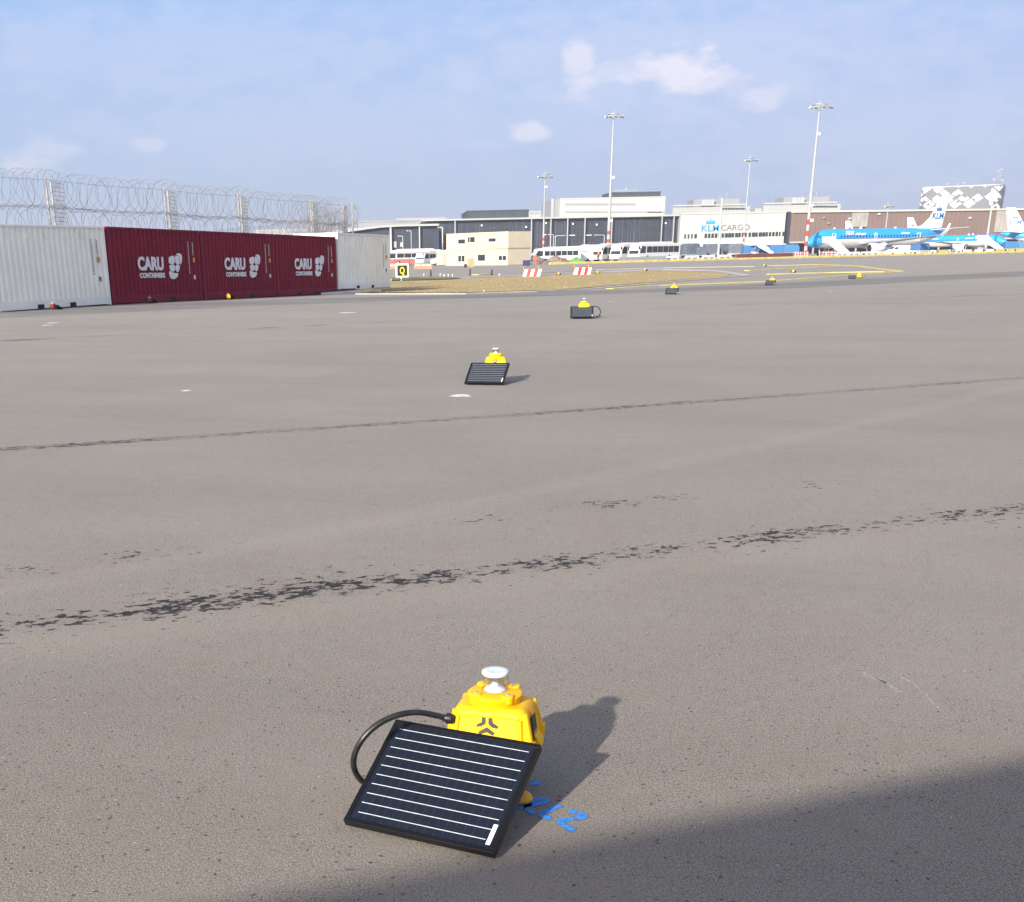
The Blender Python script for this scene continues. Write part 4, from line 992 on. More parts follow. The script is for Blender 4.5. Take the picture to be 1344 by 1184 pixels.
ho=empty('hotel_building',(a.x,a.y,gz(a.x,a.y)),RH,'white hotel block with grey lozenge pattern and rounded corner above the brown shed','building')
me=bpy.data.meshes.new('patterned_wall'); 
for (x,y) in ring: vs+= [(x,y,0),(x,y,zt)]
fs=[(2*i,2*((i+1)%nr),2*((i+1)%nr)+1,2*i+1) for i in range(nr)]+[tuple(2*i+1 for i in range(nr))]
me.from_pydata(vs,[],fs); uvl=me.uv_layers.new(); acc=[0]
for i in range(nr): acc.append(acc[-1]+math.dist(ring[i],ring[(i+1)%nr]))
for i,p in enumerate(me.polygons):
    if i<nr:
        co4=[(acc[i],0),(acc[i+1],0),(acc[i+1],zt),(acc[i],zt)]
        for li,c in zip(p.loop_indices,co4): uvl.data[li].uv=c
me.materials.append(lozenge()); o=bpy.data.objects.new('patterned_wall',me); link(o,ho)
mb=MB(); mb.flat([(Wh/2+(x-Wh/2)*.985,Dh/2+(y-Dh/2)*.985) for x,y in ring],zt+.01,0,t=.5); mb.build('roof',M['bwhite'],ho)
for k,(px,h) in enumerate(((.30,1.2),(.42,1.),(.50,1.4),(.86,2.6),(.9,6.5),(.93,7.2),(.96,2.))): mb=MB(); mb.tube([(Wh*px,8,zt+.4),(Wh*px,8,zt+.4+h)],.25,5); mb.box(Wh*px-.9,Wh*px+.9,7.6,8.4,zt+.4+h,zt+.9+h); mb.build('antenna',M['bgrey'],ho)
# ---- cream stacked cabins: corner nearest at pixel x=667
C0=G(667,351.2); C0=gnd(at(667,350.5,218)); C0=Vector((C0.x,C0.y,gz(C0.x,C0.y)))
cab=empty('site_cabins',C0,0,'two storey stack of cream site cabins with small windows','site cabins')
thc=math.radians(55); uf=Vector((-math.cos(thc),math.sin(thc),0)); us=Vector((math.sin(thc),math.cos(thc),0))
def cabin(i,lev,L_=4.9,wd=2.83,h=None,win=None,y0=0.):
    h=h or hc; z0=lev*(hc+.02); nf=Vector((-uf.y,uf.x,0))
    T=Matrix(((-uf.x,us.x,0,0),(-uf.y,us.y,0,0),(0,0,1,0),(0,0,0,1)))   # local x = to the right along the front
    xr=-i*2.85-.0; xl=xr-wd
    mb=MB(); mb.box(xl,xr,y0,L_,z0+.02,z0+h-.02,T=T); w=mb.build('cabin_unit',M['portacabin'],cab,bevel=.03,seg=1)
    mb=MB()
    mb.box(xl-.004,xl+.10,y0-.05,y0-.004,z0,z0+h,T=T); mb.box(xr-.10,xr+.004,y0-.05,y0-.004,z0,z0+h,T=T); mb.box(xl+.105,xr-.105,y0-.05,y0-.004,z0,z0+.15,T=T); mb.box(xl+.105,xr-.105,y0-.05,y0-.004,z0+h-.28,z0+h,T=T)
    mb.build('cabin_frame',M['portacabin'],w)
    mb=MB(); mb.box(xr-.006,xr+.018,y0-.054,y0-.0505,z0,z0+h,T=T); mb.box(xl+.11,xr-.11,y0-.055,y0-.0505,z0+h-.31,z0+h-.27,T=T); mb.build('joint',M['seam'],w)
    if win:
        a,b_,c,d,split=win; mb=MB(); x0=xl+wd*a; x1=xl+wd*b_; mb.box(x0,x1,y0-.03,y0-.004,z0+h*c,z0+h*d,T=T); o=mb.build('window',M['glass'],w)
        mb=MB(); t=.05
        mb.box(x0-t,x0,y0-.06,y0-.005,z0+h*c-t,z0+h*d+t,T=T); mb.box(x1,x1+t,y0-.06,y0-.005,z0+h*c-t,z0+h*d+t,T=T); mb.box(x0,x1,y0-.06,y0-.005,z0+h*c-t,z0+h*c,T=T); mb.box(x0,x1,y0-.06,y0-.005,z0+h*d,z0+h*d+t,T=T)
        if split: xm=x0+(x1-x0)*split; mb.box(xm-.05,xm+.05,y0-.055,y0-.031,z0+h*c,z0+h*d,T=T)
        mb.build('window_frame',M['white'],o)
        if d<.78:
            mb=MB(); mb.box(x0-.05,x1+.05,y0-.10,y0-.062,z0+h*d+.06,z0+h*d+.22,T=T); mb.build('shutter_box',M['portacabin'],o)
hc=2.62
W0=[(.2,.9,.38,.66,0),None,(.15,.85,.30,.64,0),None,(.2,.8,.38,.74,.3),None]
cabin(0,0,win=(.12,.82,.30,.56,.5)); cabin(1,0); cabin(2,0,win=(.15,.85,.28,.66,0)); cabin(3,0); cabin(4,0,win=(.2,.85,.25,.62,.5)); cabin(5,0); cabin(6,0)
cabin(0,1); cabin(1,1,win=(.15,.85,.42,.62,0)); cabin(2,1); cabin(3,1,win=(.15,.85,.42,.74,.3)); cabin(4,1,win=(.2,.9,.36,.62,0)); cabin(5,1)
mb=MB(); T=Matrix(((-uf.x,us.x,0,0),(-uf.y,us.y,0,0),(0,0,1,0),(0,0,0,1))); mb.box(-5.7,.02,-.12,-.06,hc-.04,hc+.10,T=T); mb.box(.02,.08,-.12,4.95,hc-.04,hc+.10,T=T); mb.build('gutter',M['seam'],cab)
#CHUNK5
# ------------------------------------------------------------------ AIRLINERS
def fus_ring(x,zc,ry,rz,n=28):
    return [(x,ry*math.cos(2*PI*k/n),zc+rz*math.sin(2*PI*k/n)) for k in range(n)]
def livery():
    m,nt,b=new_mat('airliner_livery'); N=nt.nodes; L=nt.links
    tc=N.new('ShaderNodeTexCoord').outputs['Object']; sp=N.new('ShaderNodeSeparateXYZ'); L.new(tc,sp.inputs[0])
    def mt(op,a,b_):
        n=N.new('ShaderNodeMath'); n.operation=op
        for i,v in enumerate((a,b_)):
            if isinstance(v,(int,float)): n.inputs[i].default_value=v
            else: L.new(v,n.inputs[i])
        return n.outputs[0]
    # blue crown coming down around the nose, white belly, thin dark line between them
    nose=mt('MAXIMUM',mt('SUBTRACT',6.5,sp.outputs[0]),0); zz=mt('ADD',sp.outputs[2],mt('MULTIPLY',mt('MULTIPLY',nose,nose),.075))
    r=N.new('ShaderNodeValToRGB'); r.color_ramp.interpolation='CONSTANT'; e=r.color_ramp.elements
    e[0].position=0; e[0].color=(.68,.68,.69,1); e[1].position=.5; e[1].color=(.014,.31,.78,1); q=e.new(.478); q.color=(.01,.06,.22,1)
    L.new(mt('MULTIPLY',zz,.16),r.inputs[0]); L.new(r.outputs[0],b.inputs['Base Color']); b.inputs['Roughness'].default_value=.28; b.inputs['Coat Weight'].default_value=.5; return m
M['livery']=livery(); M['airwhite']=P('aircraft_white',(.78,.78,.78),.3,var=.02,coat=.4); M['wing']=P('wing_grey',(.40,.42,.45),.35,metal=.3,var=.05)
def make_airliner(label,group='airliners parked on the apron'):
    r=empty('airliner',(0,0,0),0,label,'airliner',group)   # x from nose (0) to tail (36.2), z up
    st=[(0,2.35,.02,.02),(.25,2.38,.38,.36),(.8,2.48,.72,.68),(1.6,2.66,1.03,1.02),(2.6,2.90,1.28,1.36),(3.6,3.05,1.42,1.56),(5.2,3.12,1.5,1.68),(8,3.12,1.5,1.70),(24.5,3.12,1.5,1.70),(27,3.2,1.46,1.62),(29.5,3.42,1.27,1.38),(32,3.74,.95,1.02),(34.3,4.06,.52,.58),(35.9,4.3,.18,.22),(36.2,4.32,.03,.04)]
    rs=[fus_ring(x,z,a,b) for x,z,a,b in st]; mb=MB(); mb.loft(rs); fu=mb.build('fuselage',M['livery'],r)
    # cockpit glazing
    mb=MB()
    for sy in (-1,1):
        for (xa,xb,ya,yb,za,zb) in ((1.45,2.0,.30,.75,3.30,3.68),(2.05,2.6,.86,1.02,3.36,3.86),(2.66,3.2,1.06,1.14,3.42,3.86)):
            mb.add([(xa,sy*(ya),za),(xb,sy*yb*1.13,za+.02),(xb+.25,sy*yb*.93,zb),(xa+.35,sy*ya*.85,zb-.05)],[(0,1,2,3)])
    mb.build('cockpit_window',M['glass'],fu)
    for k in range(27):
        x=7.0+k*.79
        for sy in (-1,1): mb=MB(); mb.box(x,x+.26,sy*1.505-.03,sy*1.505+.03,3.28,3.60); mb.build('cabin_window',M['navy'],fu)
    for x,w in ((4.9,.75),(26.8,.7),(15.6,.5)):
        mb=MB(); sy=-1
        for a in (x,x+w): mb.box(a-.035,a+.035,-1.53,-1.44,2.45 if w>.6 else 3.0,4.0)
        for z in ((2.45,4.0) if w>.6 else (3.0,4.0)): mb.box(x,x+w,-1.53 if z<3.5 else -1.40,-1.3,z-.03,z+.03)
        mb.build('door',M['airwhite'],fu)
    # fin with dorsal fillet
    mb=MB(); F_=[(26.2,4.62),(29.2,5.35),(30.9,6.6),(33.5,10.55),(35.6,10.55),(34.9,7.4),(34.4,4.85)]
    n=len(F_); mid=[(a,0,b) for a,b in F_]; T_=.17
    mb.add([(a+(.15 if i<4 else -.1),-T_*(.3 if b>9 else 1),b) for i,(a,b) in enumerate(F_)]+[(a+(.15 if i<4 else -.1),T_*(.3 if b>9 else 1),b) for i,(a,b) in enumerate(F_)]+mid,
        [tuple(range(n)),tuple(range(2*n-1,n-1,-1))]+[(i,(i+1)%n,2*n+(i+1)%n,2*n+i) for i in range(n)]+[(n+(i+1)%n,n+i,2*n+i,2*n+(i+1)%n) for i in range(n)])
    fin=mb.build('tail_fin',M['airwhite'],r)
    t=text_obj('fin_lettering','KLM',1.55,M['deepblue'],fin,(31.45,-.20,6.45),(PI/2,0,0),.02,.03); w=max(v.co.x for v in t.data.vertices); t.scale=(3.0/w,1,1)
    crown(fin,1.3,1.0,M['deepblue'],(33.1,-.19,7.85),(0,0,0),.02,'fin_emblem')
    t=text_obj('fin_lettering','KLM',1.55,M['deepblue'],fin,(34.45,.20,6.45),(PI/2,0,PI),.02,.03); t.scale=(3.0/w,1,1)
    crown(fin,1.3,1.0,M['deepblue'],(33.1,.19,7.85),(0,0,0),.02,'fin_emblem')
    for sy in (-1,1):
        mb=MB()
        def sec(x0,y,z0,ch,th): return [(x0,y,z0),(x0+ch*.2,y,z0+th),(x0+ch*.6,y,z0+th*.7),(x0+ch,y,z0),(x0+ch*.6,y,z0-th*.4),(x0+ch*.2,y,z0-th*.7)]
        secs=[sec(12.0,sy*1.2,2.05,6.3,.42),sec(14.2,sy*5.0,2.42,4.2,.28),sec(18.3,sy*13.3,3.25,1.7,.10)]
        mb.loft(secs,smooth=False); wg=mb.build('wing',M['wing'],r)
        mb=MB(); secs=[sec(18.35,sy*13.32,3.25,1.65,.10),sec(18.9,sy*13.9,3.45,1.3,.08),sec(19.6,sy*14.25,4.1,.95,.05),sec(20.3,sy*14.4,5.3,.5,.03)]
        mb.loft(secs,smooth=False); mb.build('winglet',M['airwhite'],wg)
        mb=MB(); secs=[sec(30.6,sy*.7,4.35,3.2,.18),sec(34.2,sy*6.05,4.75,1.3,.06)]; mb.loft(secs,smooth=False); mb.build('tailplane',M['airwhite'],r)
        mb=MB(); T=TR((11.0,sy*4.9,1.28),0,0,PI/2)
        mb.lathe([(.70,0.0),(.86,.12),(.92,.9),(.88,2.3),(.62,3.3)],24,T=T,caps=False); eg=mb.build('engine',M['airwhite'],r)
        mb=MB(); mb.lathe([(.69,.25),(.2,.2),(.0,.05)],24,T=T); mb.build('fan',M['dark'],eg)
        mb=MB(); mb.lathe([(.61,3.1),(.45,3.8),(.2,4.3)],18,T=T); mb.build('exhaust',M['tail_grey'],eg)
        mb=MB(); mb.prism([(12.0,1.9),(14.6,2.3),(16.,2.35),(14.8,1.6),(13.,1.75)],sy*4.9-.12,sy*4.9+.12); mb.build('pylon',M['airwhite'],eg)
        mb=MB(); mb.tube([(17.2,sy*2.6,2.1),(17.2,sy*2.9,.55)],.13,8); 
        g_=mb.build('landing_gear',M['steel'],r)
        for o_ in (-.26,.26):
            mb=MB(); mb.lathe([(.1,-.14),(.46,-.14),(.52,-.07),(.52,.07),(.46,.14),(.1,.14)],20,T=TR((17.2,sy*2.9+o_,.52),0,PI/2)); mb.build('wheel',M['tyre'],g_)
    mb=MB(); mb.tube([(3.4,0,1.6),(3.4,0,.35)],.09,8); g_=mb.build('landing_gear',M['steel'],r)
    for o_ in (-.2,.2):
        mb=MB(); mb.lathe([(.08,-.09),(.27,-.09),(.32,-.04),(.32,.04),(.27,.09),(.08,.09)],18,T=TR((3.4,o_,.32),0,PI/2)); mb.build('wheel',M['tyre'],g_)
    t=text_obj('side_lettering','KLM',1.0,M['airwhite'],fu,(8.2,-1.56,3.75),(PI/2-.28,0,0),.03,.03)
    t=text_obj('side_lettering','cityhopper',.62,M['airwhite'],fu,(10.6,-1.56,3.72),(PI/2-.28,0,0),.03,.01)
    t=text_obj('side_lettering','cityhopper',.5,M['airwhite'],fu,(22.4,-1.53,3.78),(PI/2-.28,0,0),.03,.01)
    mb=MB(); mb.box(13.,13.5,-.06,.06,4.8,5.15); mb.build('antenna',M['airwhite'],fu)
    mb=MB(); mb.box(22.,22.4,-.05,.05,4.8,5.1); mb.build('antenna',M['airwhite'],fu)
    return r
def place_air(o,pnose,Yn,ptail,Yt,sc=None):
    a=at(pnose,325,Yn); b_=at(ptail,325,Yt); a.z=gz(a.x,a.y); d=b_-a; d.z=0
    s=sc or d.length/36.2
    o.location=a; o.rotation_euler=(0,0,math.atan2(d.y,d.x)); o.scale=(s,s,s); return s
A1=make_airliner('nearest blue and white airliner, nose at the tallest mast and stairs at its front door')
print('A1 scale',place_air(A1,1057.5,268,1240,285))
A2=copy_tree(A1); A2['label']='blue and white airliner facing right behind the nearest one, with stairs at its nose'
# facing right: nose at the right
print('A2 scale',place_air(A2,1322,350,1184,376,.88))
def mirror_fix(A):
    # the starboard side is seen: turn the lettering copies to that side
    for ch in A.children:
        if ch.name.startswith('fuselage'):
            for g in ch.children:
                if g.name.startswith('side_lettering'):
                    x,y,z=g.location; w=max(v.co.x for v in g.data.vertices)
                    g.location=(x+w,1.56,z); g.rotation_euler=(PI/2-.28,0,PI)
                if g.name.startswith('door'): g.scale=(1,-1,1)
mirror_fix(A2)
A3=copy_tree(A2); A3['label']='airliner parked farthest back, only its small white fin shows above the nearest fuselage at left'; place_air(A3,1215,366,1110,392,.86)
A4=copy_tree(A2); A4['label']='airliner cut off by the right picture edge, showing its white fin and blue tail'; place_air(A4,1517,326,1340,340,1.0)
# ------------------------------------------------------------------ AIRSTAIRS
def make_stairs(label):
    r=empty('boarding_stairs',(0,0,0),0,label,'boarding stairs','boarding stairs on the apron')   # steps rise towards -x; platform at x 0..2
    mb=MB(); mb.box(-.2,2.2,-.9,.9,2.85,3.0); mb.box(-.2,2.2,-.95,-.9,3.0,4.1); mb.box(-.2,2.2,.9,.95,3.0,4.1); mb.build('platform',M['airwhite'],r)
    mb=MB()
    for k in range(14): x=2.2+k*.36; mb.box(x,x+.34,-.8,.8,2.75-k*.2,2.80-k*.2)
    mb.build('steps',M['steel'],r)
    for sy in (-.88,.84):
        mb=MB(); mb.prism([(2.2,2.5),(7.2,.15),(7.2,.95),(2.2,3.7)],sy,sy+.05); mb.build('side_panel',M['airwhite'],r)
    mb=MB(); mb.box(.3,1.8,-.8,.8,.45,1.2); mb.box(1.8,2.6,-.8,.8,.45,1.0); mb.tube([(.4,-.6,1.2),(1.8,-.6,2.85)],.06,6); mb.tube([(.4,.6,1.2),(1.8,.6,2.85)],.06,6); mb.build('chassis',M['steel'],r)
    for x in (.6,2.2):
        for y in (-.85,.65): mb=MB(); mb.lathe([(.1,0),(.38,0),(.42,.06),(.42,.16),(.38,.2),(.1,.2)],16,T=TR((x,y+.2,.42),0,PI/2)); mb.build('wheel',M['tyre'],r)
    return r
s1=make_stairs('white boarding stairs at the front door of the nearest blue airliner')
p=at(1083,325,262); s1.location=(p.x,p.y,gz(p.x,p.y)); s1.rotation_euler=(0,0,-1.15); s1.scale=(.85,.85,.92)
s2=copy_tree(s1); s2['label']='white boarding stairs at the nose of the airliner facing right'; p=at(1284,325,318); s2.location=(p.x,p.y,gz(p.x,p.y)); s2.rotation_euler=(0,0,-1.0)
s3=copy_tree(s1); s3['label']='white boarding stairs standing alone before the pale terminal'; p=at(986,325,330); s3.location=(p.x,p.y,gz(p.x,p.y)); s3.rotation_euler=(0,0,-.6)
# ------------------------------------------------------------------ BUSES AND VANS
def make_bus(label,L_=12,H_=3.05,body='white',low=None,grp='coaches and buses by the hall',style=0):
    r=empty('bus',(0,0,0),0,label,'bus',grp); w=2.5; bm_=M[body]     # x: 0 = front, y: 0..w, visible side y=0
    mb=MB(); mb.prism([(.0,.95),(.12,.42),(L_,.42),(L_,H_-.45),(L_-.35,H_-.12),(1.9,H_-.10),(.75,H_-.22),(.28,1.75)],0,w,mi=0)
    mb.build('body',bm_,r,bevel=.09,seg=2)
    mb=MB(); mb.prism([(2.4,H_-.1),(2.9,H_+.12),(L_-2.,H_+.12),(L_-1.5,H_-.1)],.35,w-.35); mb.build('roof_pod',bm_,r,bevel=.05)
    n=6; x0=2.2; x1=L_-.5; 
    for k in range(n):
        a=x0+(x1-x0)*k/n+.05; b_=x0+(x1-x0)*(k+1)/n-.05
        for y0,y1 in ((-.02,.01),(w-.01,w+.02)):
            mb=MB(); mb.box(a,b_,y0,y1,1.42,H_-.62); mb.build('window',M['busglass'],r)
    mb=MB(); mb.prism([(.26,1.35),(1.9,1.35),(1.95,H_-.62),(.95,H_-.5)],-.02,.012); mb.build('front_side_window',M['busglass'],r)
    mb=MB(); mb.add([(.05,.2,1.25),(.05,w-.2,1.25),(.70,w-.25,H_-.38),(.70,.25,H_-.38)],[(0,1,2,3)]); mb.build('windscreen',M['busglass'],r)
    if low: mb=MB(); mb.box(.4,L_-.1,-.015,.004,.46,1.2); mb.build('side_stripe',M[low],r)
    for y in (.25,w-.45): mb=MB(); mb.box(-.02,.06,y,y+.2,.75,.92); mb.build('headlight',M['white'],r)
    for x in (2.5,L_-3.2):
        for y in (.0,w-.28):
            mb=MB(); mb.lathe([(.2,-.02),(.44,-.02),(.5,.05),(.5,.24),(.44,.29),(.2,.29)],20,T=TR((x,y+.27,.5),0,PI/2)); wh=mb.build('wheel',M['tyre'],r)
            mb=MB(); mb.lathe([(.26,-.05),(.24,0),(.05,.01)],14,T=TR((x,y-.03 if y<1 else y+.34,.5),0,PI/2)); mb.build('rim',M['steel'],wh)
    mb=MB(); mb.box(-.25,.0,-.22,-.05,2.0,2.5); mb.tube([(.2,.0,2.55),(-.12,-.13,2.5)],.03,5); mb.build('mirror',M['black'],r)
    return r
def put(o,px,Y,rz,s=1,dz=0):
    p=at(px,330,Y); o.location=(p.x,p.y,gz(p.x,p.y)+dz); o.rotation_euler=(0,0,rz); o.scale=(s,s,s)
# side y=0 faces the viewer when x runs to the right
b1=make_bus('rightmost white coach of the row, its whole side and rear wheel showing',12.); put(b1,838.5,240,.72,1.06)
def cb_(lab,px,Y,rz,s=1.):
    o=copy_tree(b1); o['label']=lab; put(o,px,Y,rz,s); return o
cb_('white coach second from the right, tucked behind the front of the rightmost coach',815,243,.80,1.05)
cb_('white coach third from the right in the coach row, beside the orange worker',790,246,.86,1.03)
cb_('white coach at the left end of the coach row, behind the black bin',766,249,.90,1.0)
M['salmon']=P('salmon_red',(.62,.14,.13),.6)
bR=make_bus('red and white bus with dark windows behind the black and yellow sign',12,2.95,'white','salmon'); put(bR,507,262,.28)
bR2=make_bus('white bus right of the red and white one under the shelter roof',9,2.85,'white',None); put(bR2,556,260,.9,.9)
def make_van(label,L_=5.6,H_=2.5,glassx=1.6,grp='vans by the coaches',mat='white'):
    r=empty('van',(0,0,0),0,label,'van',grp); w=2.
    mb=MB(); mb.prism([(0,.45),(0,1.0),(.95,1.30),(1.7,H_-.15),(2.0,H_),(L_,H_),(L_,.4),(.1,.35)],0,w); mb.build('body',M[mat],r,bevel=.06)
    mb=MB(); mb.prism([(1.1,1.32),(2.2,1.32),(2.2,H_-.35),(1.75,H_-.35)],-.02,w+.02); mb.build('side_window',M['busglass'],r)
    mb=MB(); mb.add([(.97,.15,1.36),(.97,w-.15,1.36),(1.62,w-.2,H_-.22),(1.62,.2,H_-.22)],[(0,1,2,3)]); mb.build('windscreen',M['busglass'],r)
    for x in (1.1,L_-1.1):
        for y in (.0,w-.22):
            mb=MB(); mb.lathe([(.12,-.02),(.31,-.02),(.34,.04),(.34,.18),(.31,.22),(.12,.22)],16,T=TR((x,y+.21,.34),0,PI/2)); mb.build('wheel',M['tyre'],r)
    for y in (.15,w-.35): mb=MB(); mb.box(-.03,.05,y,y+.2,.75,.9); mb.build('headlight',M['cap'],r)
    return r
v1=make_van('white box van with faint red lettering on its side, left of the coach row',6.2,3.0); put(v1,738,236,.15,.95)
mb=MB(); mb.box(2.7,4.9,-.03,-.003,1.9,2.2); mb.build('faded_lettering',P('faded_red',(.65,.33,.28),.6),v1)
b6=make_bus('long white vehicle with dark windows just right of the cream cabins',9.5,2.9,'white',None); put(b6,700,232,.12,.92)
v3=make_van('white van parked behind the sign under the white shelter, right of the buses',5.,2.5); put(v3,566,236,.1,1.)
# site hut beside the shelter
hut=empty('site_hut',gnd(at(574,345,232)),.05,'small pale hut between the bus shelter and the cream cabins','hut')
mb=MB(); mb.box(0,2.,0,2.4,.1,2.35); w_=mb.build('wall',M['portacabin'],hut,bevel=.02); mb=MB(); mb.box(-.08,2.08,-.1,2.5,2.352,2.46); mb.build('roof',M['white'],hut); mb=MB(); mb.box(1.1,1.85,-.03,-.002,.15,2.1); mb.build('door',M['seam'],w_)
# shelter canopy
a=at(508,331.5,246); b_=at(588,329.3,252); z_=a.z-gz(a.x,a.y)
sh=empty('bus_shelter',(a.x,a.y,gz(a.x,a.y)),math.atan2(b_.y-a.y,b_.x-a.x),'long low white canopy on thin posts above the buses, behind the black and yellow sign','shelter'); Wn=(b_-a).length
mb=MB(); mb.box(0,Wn,-.3,4.,z_-.28,z_); mb.build('canopy',M['bwhite'],sh,bevel=.03)
for k in range(5): mb=MB(); x=.3+k*(Wn-.6)/4; mb.tube([(x,3.6,0),(x,3.6,z_-.28)],.06,8); mb.build('post',M['steel'],sh)
# ------------------------------------------------------------------ LIGHT MASTS
def band_mat():
    return [M['bwhite'],M['red']]
def mast(label,pxb,pxt,pyt,Y,bands=None,r0=.42,r1=.14,head=3.2,pole='bpale',hd=True,name='light_mast',cat='light mast',grp='floodlight masts'):
    b_=at(pxb,330,Y); top=at(pxt,pyt,Y); g0=gz(b_.x,b_.y); h=top.z-g0
    r=empty(name,(b_.x,b_.y,g0),0,label,cat,grp)
    cuts=[0]; mats=[]
    if bands:
        zs_=[max(0,height_at(pxb,py,Y)) for py in bands]   # pixel rows from the bottom up, alternating red, white ...
        col=1
        if zs_[0]>0: cuts.append(zs_[0]); mats.append(0)
        for a,c in zip(zs_,zs_[1:]): cuts.append(c); mats.append(col); col=1-col
        cuts.append(h); mats.append(0)
    else: cuts.append(h); mats=[0]
    mb=MB()
    rad=lambda z: r0+(r1-r0)*z/h
    for a,c,mi in zip(cuts,cuts[1:],mats):
        mb.lathe([(rad(a),a),(rad(c),c)],12,mi=mi,caps=False)
    mb.build('pole',[M[pole],M['red']],r)
    if hd:
        mb=MB()
        for rr_,zz in ((head*.5,h-.2),(head*.35,h+.25)):
            mb.tube([(rr_*math.cos(2*PI*k/12),rr_*.8*math.sin(2*PI*k/12),zz) for k in range(13)],.09,5)
        for k in range(4): mb.tube([(0,0,h-.6),(head*.5*math.cos(PI/2*k),head*.4*math.sin(PI/2*k),h-.2)],.07,5)
        mb.tube([(0,0,h-.3),(0,0,h+1.3)],.05,5); mb.build('head_frame',M['steel'],r)
        for k in range(7):
            t=-.4+k*.62; x,y=head*.55*math.cos(t),-head*.42*abs(math.sin(t*1.3))-.1
            mb=MB(); mb.box(-.34,.34,-.14,.14,-.20,.20,T=TR((x,y,h-.35),rz=t*.3,rx=.8)); mb.build('floodlight',M['steel'],r)
    return r,h
m1,h1=mast('tallest light mast, leaning right, with red and white bands beside the nose of the airliner',1057.3,1074.8,139,262,[335,329,323.5,317,310,303,295,288,281.5],.38,.13,4.0)
for z,s in ((h1*.82,.5),(h1*.35,.5),(h1*.25,.8)):
    mb=MB(); mb.box(.1,.1+s,-.2,.2,z-.2,z+.3); mb.build('service_box',M['white'],m1)
m2,h2_=mast('tall white light mast with two red bands rising behind the coach row',798,804.6,151.5,290,[318.5,314,308,303],.42,.13,3.4)
for z in (h2_*.58,h2_*.28): mb=MB(); mb.box(.1,.7,-.2,.2,z-.2,z+.3); mb.build('service_box',M['white'],m2)
m3,h3_=mast('shorter white light mast with two red bands just right of the cream cabins',713,715.5,230.5,335,[324,320.5,316,312],.32,.10,3.2)
mb=MB(); mb.box(.1,.6,-.2,.2,h3_*.86,h3_*.86+.4); mb.build('service_box',M['white'],m3)
m4,_=mast('slim red and white banded mast before the grey word on the terminal',975,984.5,209,345,[327,321.5,317.5,313,309,305.5],.27,.09,2.8,pole='steel')
m5,_=mast('bare thin white pole in front of the gap between the blue and grey lettering',943,948,260,300,None,.28,.22,pole='bwhite',hd=False,name='pole',cat='pole',grp=None)
m6,_=mast('slim pale lamp pole before the brown shed, above the middle of the nearest airliner',1159,1163.5,269.5,395,None,.25,.12,2.4)
m7,_=mast('leaning white pole with red bands behind the stairs of the airliner facing right',1293,1301,260,338,[312,308,304],.34,.2,hd=False,name='pole',cat='pole',grp=None)
def lamp(label,px,pyt,Y,arm=1.2,r=.11):
    b_=at(px,330,Y); top=at(px,pyt,Y); g0=gz(b_.x,b_.y); h=top.z-g0; e=empty('street_lamp',(b_.x,b_.y,g0),0,label,'street lamp','small lamps before the halls')
    mb=MB(); mb.tube(chaikin([Vector(v) for v in ((0,0,0),(0,0,h-.5),(0,0,h),(arm*.4,0,h),(arm,0,h+.02))],2,False),r,6); mb.build('pole',M['steel'],e)
    mb=MB(); mb.box(min(arm,arm*1.4),max(arm,arm*1.4),-.14,.14,h-.04,h+.1); mb.build('lamp_head',M['white'],e)
lamp('short grey lamp nearest the red container end',529,310,300,-.8); lamp('grey lamp second from the red container end',540,303,320,-.8)
lamp('grey lamp left of the cream cabins, before the dark hall',581,298.5,330,-.9,.2); lamp('pair lamp with its arm to the left, right of the cream cabins',726,308,300,-1.7)
lamp('pair lamp with its arm to the right, behind the white van',728.5,309.5,300,3.2); lamp('lamp with a long arm to the left beside the tall white mast',792.5,308.5,300,-3.)
# ------------------------------------------------------------------ SIGN, BARRIERS, SMALL THINGS
p=G(528,366.3); sg=empty('taxiway_sign',p,math.radians(2),'black square sign with a yellow letter and pale yellow frame on the grass','sign')
u=1.08; z0=.12
mb=MB(); mb.box(-u/2,u/2,-.10,.10,z0,z0+u); mb.build('frame',P('sign_frame',(.80,.74,.42),.5),sg,bevel=.02)
mb=MB(); mb.box(-u*.375,u*.375,-.125,-.102,z0+u*.13,z0+u*.87); bd=mb.build('face',M['black'],sg)
yl=P('sign_yellow',(.85,.70,.02),.4)
text_obj('letter','Q',.74,yl,bd,(0,-.13,z0+u*.27),(PI/2,0,0),.006,.012,.70,'CENTER')
for s in (-.35,.35): mb=MB(); mb.tube([(s,0,0),(s,0,z0)],.04,8); mb.build('leg',M['steel'],sg)
def bar(px,py,n,label,tilt):
    p=G(px,py); r=empty('striped_barrier',p,tilt,label,'barrier','red and white road barriers')
    L_=1.4
    seg=5; mb=MB()
    for k in range(seg):
        a=-L_/2+L_*k/seg; b2=-L_/2+L_*(k+1)/seg; sh=.18
        mb.add([(a,-.24,0),(b2,-.24,0),(b2+sh,-.07,.58),(a+sh,-.07,.58),(a,.24,0),(b2,.24,0),(b2+sh,.07,.58),(a+sh,.07,.58)],[(0,1,2,3),(5,4,7,6),(3,2,6,7),(0,4,5,1),(0,3,7,4),(1,5,6,2)],mi=k%2)
    mb.build('body',[M['white'],M['red']],r,bevel=.012)
    for s in (-.6,.6): mb=MB(); mb.tube([(s,0,.5),(s,0,.66)],.04,8); mb.lathe([(.07,.66),(.07,.76),(.03,.80)],10,T=Matrix.Translation((s,0,0))); mb.build('warning_lamp',M['sticker'],r)
    return r
bar(697,363.3,0,'left red and white striped barrier on the road behind the grass',-.1); bar(763,361.,0,'right red and white striped barrier, a lamp standing on it',.1)
